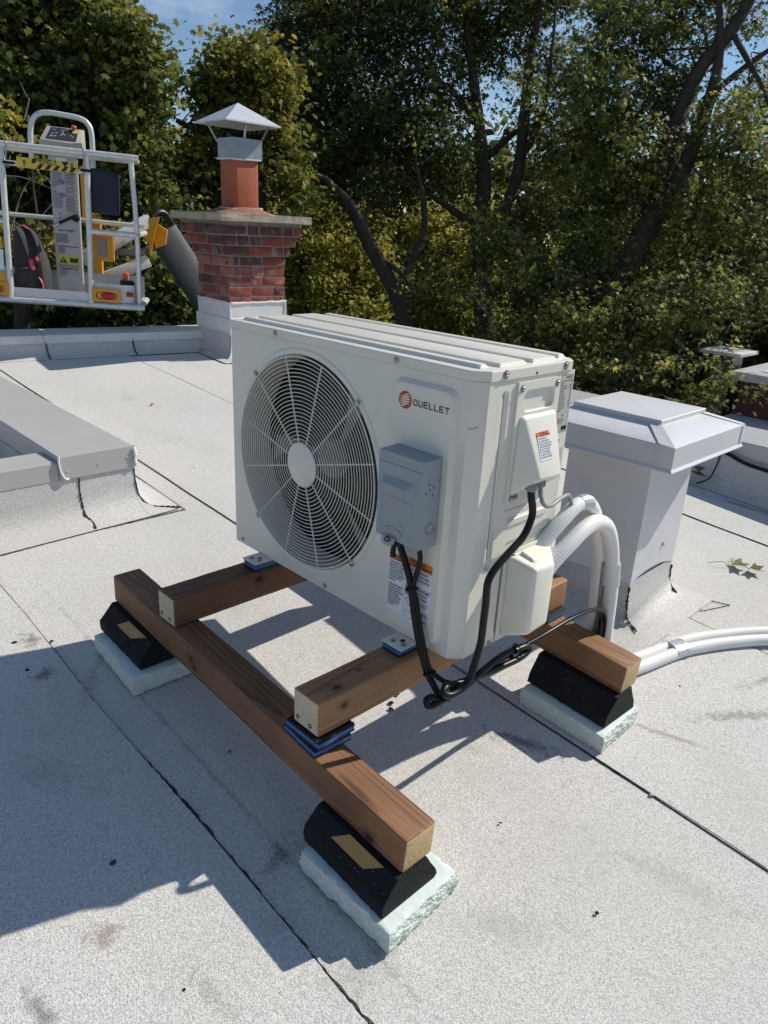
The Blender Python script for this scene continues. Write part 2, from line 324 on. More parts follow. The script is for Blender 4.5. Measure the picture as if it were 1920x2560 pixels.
M['woodA'] = wood_mat('weathered_wood', (0.27, 0.138, 0.072), (0.125, 0.058, 0.030), 120, knots=((0.548, -0.0445, -0.028, 0.013), (-0.177, -0.0445, 0.004, 0.010), (-0.160, -0.0445, -0.017, 0.008)))
M['woodD'] = wood_mat('rear_timber_wood', (0.29, 0.148, 0.075), (0.145, 0.068, 0.035), 120)
M['woodC'] = wood_mat('cross_timber_wood', (0.215, 0.110, 0.060), (0.110, 0.052, 0.028), 120, knots=((-0.15, -0.045, 0.02, 0.010),))
M['woodB'] = wood_mat('newer_wood', (0.40, 0.215, 0.108), (0.24, 0.118, 0.058), 110, knots=((-0.418, -0.020, 0.0445, 0.009), (-0.417, -0.0445, 0.0096, 0.009), (-0.333, 0.0, 0.0445, 0.004)))
M['woodend'] = wood_mat('cut_end_wood', (0.68, 0.49, 0.25), (0.46, 0.30, 0.13), 240)
M['endgrey'] = wood_mat('grey_cut_end_wood', (0.60, 0.52, 0.38), (0.44, 0.36, 0.25), 240)
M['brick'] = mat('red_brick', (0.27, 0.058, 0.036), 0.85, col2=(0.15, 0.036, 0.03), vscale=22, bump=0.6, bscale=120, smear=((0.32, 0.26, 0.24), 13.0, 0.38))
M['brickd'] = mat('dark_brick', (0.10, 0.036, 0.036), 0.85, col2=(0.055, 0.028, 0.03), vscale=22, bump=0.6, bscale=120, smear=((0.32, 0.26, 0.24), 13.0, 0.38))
M['bricko'] = mat('pale_brick', (0.34, 0.13, 0.085), 0.85, col2=(0.22, 0.09, 0.07), vscale=22, bump=0.6, bscale=120, smear=((0.32, 0.26, 0.24), 13.0, 0.38))
M['mortar'] = mat('mortar', (0.30, 0.255, 0.23), 0.95, var=0.45, vscale=16, bump=0.8, bscale=90)
M['slab'] = mat('concrete_slab', (0.46, 0.395, 0.32), 0.9, var=0.3, vscale=10, bump=0.8, bscale=110, smear=((0.16, 0.14, 0.12), 8.0, 0.6))
M['flue'] = mat('clay_flue', (0.42, 0.115, 0.055), 0.85, var=0.15, vscale=7, bump=0.4, bscale=160, smear=((0.25, 0.09, 0.06), 7.0, 0.6))
M['yellow'] = mat('yellow_paint', (0.72, 0.34, 0.02), 0.42, var=0.12, vscale=12)
M['tapeyellow'] = mat('banner_yellow', (0.68, 0.52, 0.06), 0.6, var=0.1)
M['navy'] = mat('navy_fabric', (0.012, 0.016, 0.035), 0.75, bump=0.4, bscale=300)
M['pack'] = mat('charcoal_fabric', (0.045, 0.043, 0.047), 0.8, var=0.3, bump=0.5, bscale=260)
M['packred'] = mat('red_webbing', (0.55, 0.05, 0.07), 0.6)
M['redlens'] = mat('red_lens', (0.45, 0.01, 0.03), 0.2)
M['orangecap'] = mat('orange_plastic', (0.85, 0.16, 0.04), 0.4)
M['panel'] = mat('control_box_grey', (0.42, 0.41, 0.34), 0.45, var=0.08)
M['printgrey'] = mat('decal_grey', (0.45, 0.46, 0.48), 0.5)
M['decalyel'] = mat('decal_yellow', (0.55, 0.56, 0.06), 0.5)
M['bark'] = mat('tree_bark', (0.075, 0.056, 0.040), 0.95, var=0.5, vscale=9, bump=1.0, bscale=26, stretch=(1, 1, 0.35))
M['twig'] = mat('pale_twig', (0.20, 0.17, 0.14), 0.9, var=0.3)
M['leafM'] = leaf_mat('maple_leaf', (0.042, 0.064, 0.016), (0.150, 0.180, 0.038), (0.46, 0.42, 0.07), 0.45)
M['leafG'] = leaf_mat('autumn_maple_leaf', (0.060, 0.078, 0.016), (0.205, 0.21, 0.036), (0.48, 0.38, 0.06), 0.45)
M['leafS'] = leaf_mat('silver_maple_leaf', (0.036, 0.050, 0.019), (0.160, 0.184, 0.050), (0.52, 0.49, 0.11), 0.46)
M['leafL'] = leaf_mat('painted_lit_shrub_leaf', (0.16, 0.17, 0.03), (0.40, 0.37, 0.065), (0.66, 0.56, 0.12), 0.5)  # sunlight painted into the colour: leaf tones raised to look lit
M['lawn'] = mat('lawn', (0.035, 0.055, 0.018), 0.95, var=0.4, vscale=1.5)
M['fallen'] = mat('fallen_leaf_green', (0.16, 0.19, 0.03), 0.5, col2=(0.10, 0.09, 0.03), vscale=40)
M['drybrown'] = mat('dry_leaf', (0.24, 0.13, 0.05), 0.7, var=0.4, vscale=40)
M['housebrick'] = mat('dark_house_brick', (0.12, 0.045, 0.035), 0.9, col2=(0.07, 0.03, 0.028), vscale=12, bump=0.4, bscale=40)  # dark brick tone of the house walls

# ------------------------------------------------------------------ roof
roof = bpy.data.objects.new('roof', None); COL.objects.link(roof); tag(roof, kind='structure')
X0, X1, YA, YB = -3.95, 4.6, -4.2, 3.05
seams_y = [-3.36, -2.41, -1.46, -0.51, 0.44, 1.39, 2.33]
edges = [YA] + seams_y + [YB]
for i in range(len(edges)-1):
    a, b = edges[i], edges[i+1]
    h = 0.0045*(i % 2)
    bb = B(); n = 24
    for j in range(n):
        xa, xb = X0+(X1-X0)*j/n, X0+(X1-X0)*(j+1)/n
        bb.face([(xa, a, rz(xa, a)+h), (xb, a, rz(xb, a)+h), (xb, b, rz(xb, b)+h), (xa, b, rz(xa, b)+h)])
    bmesh.ops.remove_doubles(bb.bm, verts=bb.bm.verts, dist=1e-4)
    bb.build('membrane_sheet', M['membrane'], roof, smooth=0)
def seam_strip(pts, w=0.011, h=0.006, parent=roof, jag=0.45, name='bitumen_seam', zf=rz, n=None):
    """a ragged bead of black bitumen along a path on the roof"""
    P = [Vector((p[0], p[1], 0)) for p in pts]; pl = []
    for a, b in zip(P[:-1], P[1:]):
        k = max(2, int((b-a).length/0.012))
        pl += [a.lerp(b, j/k) for j in range(k)]
    pl.append(P[-1]); loops = []; wl = wr = w/2; ph = random.random()*9
    for i, q in enumerate(pl):
        t = (pl[min(i+1, len(pl)-1)]-pl[max(i-1, 0)]).normalized(); s = Vector((-t.y, t.x, 0))
        env = 0.55+0.5*math.sin(i*0.021+ph)*math.sin(i*0.0073+ph*2)+0.25*math.sin(i*0.11+ph)
        wl = w*0.5*max(0.18, env)*(1+random.uniform(-jag, jag)); wr = w*0.5*max(0.18, env)*(1+random.uniform(-jag, jag))
        drift = s*0.003*math.sin(i*0.035+ph)
        row = []
        for o, hh in ((-wl, h*0.45), (0, h), (wr, h*0.45)):
            g = q+s*o+drift; row.append((g.x, g.y, zf(g.x, g.y)+hh))
        loops.append(row)
    return B().loft(loops, closed=False).build(name, M['bitumen'], parent, smooth=60)
for y in seams_y:
    wob = [(X0+(X1-X0)*k/30, y+0.004*math.sin(k*1.7+y)) for k in range(31)]
    seam_strip(wob, 0.0075 if y < 1 else 0.010, jag=0.85)
# house walls under the roof
hw = B(); zb = -6.2
hw.box((X0-0.2, YA-0.2, zb), (X1+0.2, YB+0.2, -0.80))
hw.build('house_wall', M['housebrick'], roof)
# the roof build-up between wall head and membrane
hb = B()
ring = [(X0-0.1, YA-0.1), (X1+0.1, YA-0.1), (X1+0.1, YB+0.1), (X0-0.1, YB+0.1)]
hb.loft([[(x, y, -0.81) for x, y in ring], [(x, y, rz(x, y)-0.012) for x, y in ring]], True, True, True)
hb.build('roof_edge', M['coping'], roof)

# ------------------------------------------------------------------ parapets with coping
def parapet(name, label, p0, p1, out, top0, top1, width, drop, flare=0.12, fheight=0.05, cutlens=()):
    """a low wall from p0 to p1; out = unit vector pointing off the roof; the wall plane runs through p0-p1"""
    p0, p1, out = Vector((*p0, 0)), Vector((*p1, 0)), Vector((*out, 0)); tdir = (p1-p0).normalized(); Ln = (p1-p0).length
    t = thing(name, label, 'parapet', (p0.x, p0.y, rz(p0.x, p0.y))); org = Vector(t.location)
    def pt(s, o, z): q = p0+tdir*s+out*o; return Vector((q.x, q.y, z))-org
    def pr(s, o, h): q = p0+tdir*s+out*o; return Vector((q.x, q.y, rz(q.x, q.y)+h))-org
    def top(s): return top0+(top1-top0)*s/Ln
    bb = B(); n = max(2, int(Ln/0.25)); loops = []
    for k in range(n+1):
        s = Ln*k/n
        loops.append([pr(s, -flare, 0.006), pr(s, -flare*0.55, 0.014), pr(s, -flare*0.25, fheight*0.6), pr(s, -0.012, fheight*1.3), pt(s, 0, top(s)-drop+0.02), pt(s, 0, top(s)-0.01), pt(s, width-0.03, top(s)-0.02), pt(s, width-0.03, -1.0)])
    bb.loft(loops, closed=False); bb.build('upstand', M['upstand'], t, smooth=50)
    # metal coping in lengths
    cuts = [0]+list(cutlens)+[Ln]
    for a, b in zip(cuts[:-1], cuts[1:]):
        cb = B(); gap = 0.002
        prof = lambda s: [pt(s, -0.018, top(s)-drop), pt(s, -0.012, top(s)-drop+0.004), pt(s, -0.012, top(s)-0.004), pt(s, -0.008, top(s)), pt(s, width, top(s)+0.012), pt(s, width+0.004, top(s)+0.008), pt(s, width+0.004, top(s)-drop), pt(s, width, top(s)-drop), pt(s, width, top(s)-0.006), pt(s, -0.006, top(s)-0.012), pt(s, -0.006, top(s)-drop)]
        cb.loft([prof(a+gap), prof(b-gap)], True, True, True)
        cb.build('coping', M['copingw'] if name == 'parapet' else M['coping'], t, smooth=20)
    return t, pt, pr
# left parapet runs behind the curb to the chimney
tdL = Vector((0.183, 0.983)); nL = Vector((-0.983, 0.183))
baseL = lambda y: (-3.78+0.1866*(y-0.5), y)
pa, pb = baseL(-4.0), baseL(2.35)
tL, ptL, prL = parapet('parapet', 'low white parapet with metal coping beside the brick chimney', (pa[0]+nL.x*0.12, pa[1]+nL.y*0.12), (pb[0]+nL.x*0.12, pb[1]+nL.y*0.12), nL, 0.100, 0.092, 0.26, 0.062, cutlens=(1.1, 3.0, 4.9, 5.75))
for yy in (0.52, 1.18, 1.62):
    q = baseL(yy); b_ = B(); c0 = Vector((q[0]+nL.x*0.105, q[1]+nL.y*0.105, 0.072)); b_.lathe([(0.0, 0.004), (0.006, 0.003), (0.007, 0.0)], c0-Vector(tL.location), (-nL.x, -nL.y, 0), 10); b_.build('screw', M['steel'], tL)
seam_strip([baseL(y) for y in np.linspace(-3.5, 1.86, 12)], 0.016)
for yy in (0.83, 1.45):
    q = baseL(yy)
    path = [(q[0]+nL.x*s, q[1]+nL.y*s) for s in (0.0, 0.03)]
    b_ = B(); lp = []
    for s_, h_ in ((0.0, 0.012), (-0.0, 0.012), (0.05, 0.022), (0.085, 0.05), (0.107, 0.085), (0.112, 0.12)):
        for_ = Vector((q[0]+nL.x*s_, q[1]+nL.y*s_, rz(q[0], q[1])+h_)); lp.append(for_-Vector(tL.location))
    b_.tube(lp[1:], 0.005, 5); b_.build('bitumen_seam', M['bitumen'], tL)
# right / back parapet
tR, ptR, prR = parapet('back_parapet', 'long low parapet with weathered metal coping behind the vent hood', (-3.3, 2.905), (X1, 2.905), (0, 1), -0.028, -0.034, 0.34, 0.085, flare=0.13, fheight=0.07, cutlens=(1.9, 4.6, 6.2))
seam_strip([(-3.0, 2.775), (0.3, 2.765), (4.5, 2.785)], 0.016)
b_ = B(); lp = [Vector((0.31, 2.77, rz(0.31, 2.77)+0.02)), Vector((0.35, 2.83, rz(0.35, 2.83)+0.05)), Vector((0.355, 2.885, rz(0.35, 2.9)+0.12)), Vector((0.36, 2.893, rz(0.35, 2.9)+0.19))]
b_.tube([p-Vector(tR.location) for p in spline(lp, 5)], 0.0045, 5); b_.build('bitumen_seam', M['bitumen'], tR)

# black cable lying along the back parapet
cpath = [(-0.6, 2.86, -0.085), (0.0, 2.862, -0.095), (0.36, 2.862, -0.098), (0.5, 2.858, -0.13), (0.62, 2.856, -0.142), (0.9, 2.853, -0.150), (1.4, 2.86, -0.14), (2.2, 2.862, -0.12), (4.4, 2.862, -0.12)]
b_ = B(); b_.tube([Vector(p)-Vector(cpath[0]) for p in spline(cpath, 8)], 0.011, 8)
tag(b_.build('roof_cable', M['cable'], loc=cpath[0]), 'thick black cable strung along the back parapet under its coping', 'cable')

# ------------------------------------------------------------------ curb with wide metal coping (left)
cu = thing('light_well_curb', 'long low curb with wide pale grey metal coping at left', 'curb', (-1.1, 0.03, rz(-1.1, 0.03)))
CO = Vector(cu.location)
def cz1(x): return 0.020 + 0.012*(-1.1-x)        # coping top of the long arm
b_ = B()
xs = [-3.55, -3.0, -2.4, -1.8, -1.098]
def wall_loop(x, ya, yb, top): return [Vector(p)-CO for p in ((x, ya, rz(x, ya)-0.02), (x, yb, rz(x, yb)-0.02), (x, yb, top), (x, ya, top))]
b_.loft([wall_loop(x, -0.105, 0.180, cz1(x)-0.02) for x in xs], True, True, True)
b_.build('upstand', M['upstand'], cu, smooth=30)
b_ = B(); b_.loft([[Vector(p)-CO for p in ((-1.255, y, rz(-1.2, y)-0.02), (-1.0982, y, rz(-1.2, y)-0.02), (-1.0982, y, -0.02), (-1.255, y, -0.02))] for y in (-0.106, -1.5, -4.1)], True, True, True)
b_.build('upstand', M['upstand'], cu, smooth=30)
# flared membrane at the foot
b_ = B(); loops = []
for y in np.linspace(-4.0, 0.1825, 30):
    loops.append([Vector((x, y, rz(x, y)+h))-CO for x, h in ((-0.953, 0.006), (-1.018, 0.011), (-1.062, 0.026), (-1.084, 0.055), (-1.0935, 0.10), (-1.0955, 0.21))])
b_.loft(loops, closed=False); b_.build('flashing_membrane', M['upstand'], cu, smooth=60)
b_ = B(); loops = []
for x in np.linspace(-3.5, -1.0955, 24):
    loops.append([Vector((x, y, rz(x, y)+h))-CO for y, h in ((0.325, 0.006), (0.26, 0.011), (0.216, 0.026), (0.194, 0.055), (0.1845, 0.10), (0.1825, 0.16))])
b_.loft(loops, closed=False); b_.build('flashing_membrane', M['upstand'], cu, smooth=60)
# corner gusset: the two flares meet in a square-cornered sweep
b_ = B(); loops = []
for k in range(13):
    a = math.pi/2*k/12; e = 1/max(math.cos(a), math.sin(a)); e = 1+(e-1)*0.9
    loops.append([Vector((-1.0955+math.cos(a)*d*e, 0.1825+math.sin(a)*d*e, rz(-1.0955+math.cos(a)*d*e, 0.1825+math.sin(a)*d*e)+h+0.0008))-CO for d, h in ((0.1430, 0.006), (0.0775, 0.011), (0.0335, 0.026), (0.0115, 0.055), (0.002, 0.10), (0.0001, 0.17))])
b_.loft(loops, closed=False); b_.build('flashing_membrane', M['upstand'], cu, smooth=60)
def coping_arm(x0, x1, ya, yb, ztop, drop, seam=None):
    b = B()
    sec = lambda x: [Vector(p)-CO for p in ((x, ya-0.004, ztop(x)-drop), (x, ya, ztop(x)-drop), (x, ya, ztop(x)-0.004), (x, ya+0.004, ztop(x)), (x, yb-0.004, ztop(x)-0.004), (x, yb, ztop(x)-0.008), (x, yb, ztop(x)-drop), (x, yb-0.004, ztop(x)-drop))]
    b.loft([sec(x0), sec(x1)], True, True, True)
    return b.build('coping', M['coping'], cu, smooth=25)
coping_arm(-3.56, -2.37, -0.135, 0.192, cz1, 0.10)
coping_arm(-2.368, -1.093, -0.135, 0.192, cz1, 0.10)
b_ = B()
b_.box(Vector((-1.272, -4.1, -0.080))-CO, Vector((-1.0925, -0.1385, -0.002))-CO, 0.002, 1); b_.build('coping', M['coping'], cu, smooth=30)
# end fascia, folded and sealed, with pop rivets
b_ = B(); b_.box(Vector((-1.0935, -0.136, -0.078))-CO, Vector((-1.087, 0.193, 0.0195))-CO, 0.0012, 1); b_.build('end_fascia', M['coping'], cu, smooth=30)
b_ = B(); b_.tube([Vector(p)-CO for p in spline([(-1.088, -0.132, 0.024), (-1.084, -0.136, 0.0), (-1.084, -0.131, -0.04), (-1.083, -0.118, -0.072), (-1.085, -0.10, -0.077)], 5)], [0.0045]*20+[0.003], 6); b_.build('sealant_bead', M['sealant'], cu)
b_ = B(); b_.tube([Vector(p)-CO for p in spline([(-1.088, 0.186, 0.010), (-1.083, 0.190, -0.015), (-1.084, 0.188, -0.04), (-1.084, 0.19, -0.065)], 5)], [random.uniform(0.004, 0.011) for _ in range(16)], 6); b_.build('sealant_bead', M['sealant'], cu)
for y, z in ((-0.105, -0.045), (0.028, -0.038), (0.155, -0.030)):
    b_ = B(); b_.lathe([(0.0, 0.003), (0.003, 0.0027), (0.0048, 0.0012), (0.005, 0.0)], Vector((-1.087, y, z))-CO, (1, 0, 0), 12); b_.build('rivet', M['coping'], cu)
seam_strip([(-0.952, -4.0), (-0.953, -0.44), (-0.955, -0.06), (-0.935, 0.335)], 0.012)
seam_strip([(-0.932, 0.335), (-1.44, 0.332), (-2.6, 0.332)], 0.007)
def wall_bead(pts, r, parent, org, jit=0.3):
    P = spline(pts, 8); b = B(); b.tube([Vector(p)-org for p in P], [r*(1+random.uniform(-jit, jit)) for _ in P], 6); return b.build('bitumen_seam', M['bitumen'], parent)
wall_bead([(-1.0945, -0.058, -0.078), (-1.0935, -0.06, -0.14), (-1.083, -0.058, rz(-1.1, 0)+0.056), (-1.060, -0.060, rz(-1.1, 0)+0.027), (-1.016, -0.048, rz(-1, 0)+0.012), (-0.958, -0.062, rz(-1, 0)+0.008)], 0.0036, cu, CO, 0.6)
wall_bead([(-1.0945, 0.184, -0.085), (-1.0935, 0.186, -0.14), (-1.084, 0.1915, rz(-1.1, .2)+0.06), (-1.070, 0.200, rz(-1.1, .2)+0.032)], 0.0032, cu, CO)
wall_bead([(-1.070, 0.200, rz(-1.1, .2)+0.032), (-1.03, 0.225, rz(-1, .2)+0.016), (-0.985, 0.285, rz(-1, .3)+0.011), (-0.955, 0.322, rz(-1, .3)+0.008)], 0.0036, cu, CO, 0.6)

# ------------------------------------------------------------------ vent hood (right)
vx, vy = 0.625, 1.30
vt = thing('roof_vent', 'white sheet metal roof vent with a wide square hood', 'roof vent', (vx, vy, rz(vx, vy))); VO = Vector(vt.location)
V_ = lambda x, y, z: Vector((vx+x, vy+y, z))-VO
b_ = B(); hw_ = 0.152
b_.loft([[V_(sx*w_, sy*w_, z) for sx, sy in ((-1, -1), (1, -1), (1, 1), (-1, 1))] for w_, z in ((hw_+0.006, -0.42), (hw_+0.004, -0.32), (hw_+0.002, -0.1))], True, True, True)
b_.build('curb', M['upstand'], vt, smooth=20)
b_ = B(); S4 = ((-1, -1), (1, -1), (1, 1), (-1, 1))
def flare_loop(w_, h): return [Vector((vx+sx*w_, vy+sy*w_, rz(vx+sx*w_, vy+sy*w_)+h))-VO for sx, sy in S4]
b_.loft([flare_loop(0.30, 0.005), flare_loop(0.23, 0.012), flare_loop(0.185, 0.04), flare_loop(0.166, 0.09), flare_loop(0.1605, 0.17)], True)
b_.build('flashing_membrane', M['upstand'], vt, smooth=50)
b_ = B(); n_ = 14
def skirt(w_, z, bow=0):
    out = []
    for k, (sx, sy) in enumerate(S4):
        ex, ey = S4[(k+1) % 4]
        for j in range(n_):
            t_ = j/n_; x = (sx+(ex-sx)*t_)*w_; y = (sy+(ey-sy)*t_)*w_
            bz = bow*math.sin(t_*math.pi)**0.8 if k == 1 else 0.15*bow*math.sin(t_*math.pi)
            out.append(V_(x, y, z+bz))
    return out
b_.loft([skirt(0.163, -0.205, 0.028), skirt(0.163, -0.05), skirt(0.163, 0.30)], True); b_.build('casing', M['vent'], vt, smooth=30)
b_ = B(); hh = 0.275
b_.loft([[V_(sx*w_, sy*w_, z) for sx, sy in S4] for w_, z in ((0.16, 0.30), (hh-0.004, 0.275), (hh+0.006, 0.266), (hh+0.0075, 0.270), (hh, 0.279), (hh, 0.349), (hh-0.002, 0.351), (0.168, 0.386), (0.16, 0.386))], True)
b_.build('hood', M['vent'], vt, smooth=20)
b_ = B()
b_.loft([[V_(sx*w_, sy*w_, z) for sx, sy in S4] for w_, z in ((0.166, 0.372), (0.168, 0.372), (0.168, 0.400), (0.166, 0.4015))], True)
for k in range(4):
    a, c = S4[k], S4[(k+1) % 4]; b_.face([V_(a[0]*0.166, a[1]*0.166, 0.4015), V_(c[0]*0.166, c[1]*0.166, 0.4015), V_(0, 0, 0.409)])
b_.build('top_plate', M['vent'], vt, smooth=8)
for sx, sy in ((1, -1), (1, 1), (-1, -1)):   # folded corner laps
    b_ = B(); o_ = 0.0025
    if sx == 1 and sy == -1:
        b_.face([V_(hh+o_, -hh-o_, 0.350), V_(0.170, -0.170, 0.3895), V_(0.125, -0.172, 0.3895), V_(hh-0.055, -hh-0.0005, 0.3535)])
        b_.face([V_(hh+o_, -hh-o_, 0.350), V_(hh-0.05, -hh-o_, 0.3525), V_(hh-0.045, -hh-o_, 0.287), V_(hh+o_, -hh-o_, 0.283)])
    elif sx == 1:
        b_.face([V_(hh+o_, hh+o_, 0.350), V_(hh+o_, hh+o_, 0.283), V_(hh+o_, hh-0.022, 0.283), V_(hh+o_, hh-0.018, 0.350)])
        b_.face([V_(hh, hh+o_, 0.3525), V_(hh-0.005, hh-0.028, 0.3545), V_(0.172, 0.140, 0.3885), V_(0.170, 0.170, 0.3885)])
    else:
        b_.face([V_(-hh-o_, -hh-o_, 0.350), V_(-hh-o_, -hh-o_, 0.283), V_(-hh+0.04, -hh-o_, 0.283), V_(-hh+0.04, -hh-o_, 0.350)])
    b_.build('corner_lap', M['vent'], vt, smooth=0)
def hexhead(parent, org, p, ax, r=0.006, name='screw'):
    b = B(); b.lathe([(0.0, 0.006), (r*0.7, 0.006), (r*0.75, 0.003), (r*1.25, 0.0025), (r*1.3, 0.0)], Vector(p)-org, ax, 10); return b.build(name, M['steel'], parent)
hexhead(vt, VO, (vx+0.163, 1.345, -0.10), (1, 0, 0)); hexhead(vt, VO, (0.70, vy-0.163, -0.09), (0, -1, 0))
hexhead(vt, VO, (vx+0.168, 1.44, 0.386), (1, 0, 0), 0.004); hexhead(vt, VO, (0.765, vy-0.168, 0.386), (0, -1, 0), 0.004)
cx_ = vx+0.163; cy_ = vy-0.163
wall_bead([(cx_-0.001, cy_+0.001, -0.215), (cx_+0.001, cy_-0.001, -0.27), (cx_+0.008, cy_-0.008, rz(cx_, cy_)+0.07), (cx_+0.026, cy_-0.026, rz(cx_, cy_)+0.042), (cx_+0.07, cy_-0.03, rz(cx_, cy_)+0.013)], 0.0045, vt, VO, 0.5)
wall_bead([(cx_, vy+0.163, -0.22), (cx_+0.004, vy+0.166, -0.29), (cx_+0.024, vy+0.172, rz(cx_, vy)+0.045), (cx_+0.035, vy+0.18, rz(cx_, vy)+0.03)], 0.005, vt, VO, 0.4)
seam_strip([(0.825, 1.10), (0.875, 1.015), (0.925, 0.998), (0.93, 1.21)], 0.009)
seam_strip([(0.80, 1.485), (0.86, 1.505), (0.935, 1.475), (0.985, 1.62), (0.81, 1.53)], 0.009)

# ------------------------------------------------------------------ chimney
ch = thing('chimney', 'red brick chimney with corbelled top, concrete slab and orange flue', 'chimney', (-3.445, 2.31, rz(-3.445, 2.31))); CH = Vector(ch.location)
cxa, cxb, cya, cyb = -3.67, -3.22, 2.05, 2.575
# mortar core, courses of bricks in front of it
courses = []   # z0, z1, overhang
z = 0.322
for k in range(8):
    ov = [0, 0, 0, 0, 0.004, 0.03, 0.065, 0.095][k]
    courses.append((z, z+0.075, ov)); z += 0.075
bm_core = B()
for z0_, z1_, ov in courses: bm_core.box(Vector((cxa-ov+0.005, cya-ov+0.005, z0_-0.0006))-CH, Vector((cxb+ov-0.005, cyb+ov-0.005, z1_+0.0006))-CH)
bm_core.box(Vector((cxa-0.09, cya-0.09, 0.920))-CH, Vector((cxb+0.09, cyb+0.09, 0.9445))-CH)
bm_core.build('mortar_core', M['mortar'], ch, smooth=0)
brick_cache = {}
def brick(p0, p1, m):
    d = tuple(round(abs(p1[i]-p0[i]), 3) for i in range(3)); key = d+(m.name,)+(random.randint(0, 2),)
    if key not in brick_cache:
        b = B(); b.box((-d[0]/2, -d[1]/2, -d[2]/2), (d[0]/2, d[1]/2, d[2]/2), 0.004, 1)
        for v in b.bm.verts: v.co += Vector((random.uniform(-1, 1), random.uniform(-1, 1), random.uniform(-1, 1)))*0.0016
        brick_cache[key] = b.me('brick', 40)
    o = link('brick', brick_cache[key], m, ch); o.location = Vector([(p0[i]+p1[i])/2 for i in range(3)])-CH
    o.rotation_euler = (random.uniform(-.012, .012), random.uniform(-.012, .012), random.uniform(-.012, .012)); return o
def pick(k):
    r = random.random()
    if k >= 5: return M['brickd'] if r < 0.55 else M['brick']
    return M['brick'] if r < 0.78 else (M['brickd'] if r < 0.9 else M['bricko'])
BL, BW, BH = 0.20, 0.095, 0.062
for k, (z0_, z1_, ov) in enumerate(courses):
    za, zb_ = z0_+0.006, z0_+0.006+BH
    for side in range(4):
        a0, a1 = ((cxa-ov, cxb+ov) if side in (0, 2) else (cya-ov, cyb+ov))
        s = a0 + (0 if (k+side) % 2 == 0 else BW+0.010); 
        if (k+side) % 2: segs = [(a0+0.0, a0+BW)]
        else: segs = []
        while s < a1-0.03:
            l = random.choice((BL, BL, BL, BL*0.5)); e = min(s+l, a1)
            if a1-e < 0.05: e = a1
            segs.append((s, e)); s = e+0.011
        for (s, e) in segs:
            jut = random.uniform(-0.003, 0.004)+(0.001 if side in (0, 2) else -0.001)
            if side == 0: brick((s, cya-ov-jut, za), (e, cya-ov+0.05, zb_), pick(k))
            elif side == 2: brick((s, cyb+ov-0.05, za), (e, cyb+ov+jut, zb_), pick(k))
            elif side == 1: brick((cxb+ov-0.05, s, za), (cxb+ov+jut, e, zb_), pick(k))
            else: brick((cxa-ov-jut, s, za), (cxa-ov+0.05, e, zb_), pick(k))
# slab
b_ = B(); b_.box(Vector((-3.80, 1.895, 0.944))-CH, Vector((-3.065, 2.73, 1.0))-CH, 0.006, 2)
bmesh.ops.subdivide_edges(b_.bm, edges=b_.bm.edges, cuts=3, use_grid_fill=True)
for v in b_.bm.verts: v.co += Vector((random.uniform(-1, 1), random.uniform(-1, 1), random.uniform(-1, 1)))*0.002
b_.build('slab', M['slab'], ch)
b_ = B(); fc = Vector((-3.43, 2.30, 0))
b_.loft([[Vector((fc.x+math.cos(t)*r*(1+0.12*math.sin(3*t+r*9)), fc.y+math.sin(t)*r*(1+0.1*math.cos(2*t)), h))-CH for t in np.linspace(0, 2*math.pi, 24, endpoint=False)] for r, h in ((0.30, 1.002), (0.26, 1.012), (0.20, 1.03), (0.15, 1.046), (0.10, 1.05))], True, False, True); b_.build('mortar_crown', M['bricko'], ch)
b_ = B(); b_.tube([Vector((fc.x+math.cos(t)*(0.17+0.02*math.sin(5*t)), fc.y+math.sin(t)*(0.17+0.02*math.sin(4*t)), 1.032+0.008*math.sin(3*t)))-CH for t in np.linspace(-2.2, 0.8, 26)], [random.uniform(0.006, 0.013) for _ in range(26)], 6); b_.build('sealant_bead', M['slab'], ch)
b_ = B(); b_.box(Vector((fc.x-0.108, fc.y-0.108, 1.01))-CH, Vector((fc.x+0.108, fc.y+0.108, 1.40))-CH, 0.022, 3); b_.build('flue_pipe', M['flue'], ch)
b_ = B(); w_ = 0.126; b_.loft([[Vector((fc.x+sx*q, fc.y+sy*q, z))-CH for sx, sy in ((-1, -.75), (-.75, -1), (1, -1), (1, 1), (-1, 1))] for q, z in ((w_-0.002, 1.385), (w_, 1.386), (w_, 1.525), (w_-0.002, 1.526), (w_-0.004, 1.40))], True); b_.build('flue_sleeve', M['sleeve'], ch, smooth=20)
b_ = B(); b_.tube([Vector((fc.x+x, fc.y+y, 1.384+random.uniform(-.004, .006)))-CH for x, y in ((-0.12, -0.118), (-0.06, -0.122), (0.0, -0.12), (0.06, -0.122), (0.118, -0.118), (0.122, -0.06), (0.12, 0), (0.122, 0.06), (0.118, 0.118))], [random.uniform(0.004, 0.011) for _ in range(9)], 6); b_.build('sealant_bead', M['sealant'], ch)
hp = ((-0.215, -0.245), (0.215, -0.245), (0.215, 0.235), (-0.215, 0.235)); hz = 1.628
b_ = B()
ap = Vector((fc.x, fc.y, 1.772))-CH
rim = [Vector((fc.x+x, fc.y+y, hz))-CH for x, y in hp]; rim2 = [Vector((fc.x+x*1.0, fc.y+y*1.0, hz-0.010))-CH for x, y in hp]
b_.loft([rim2, rim], True)
for k in range(4): b_.face([rim[k], rim[(k+1) % 4], ap])
inn = ap-Vector((0, 0, 0.012))
for k in range(4): b_.face([rim2[(k+1) % 4], rim2[k], inn])
b_.build('rain_cap', M['capmetal'], ch, smooth=5)
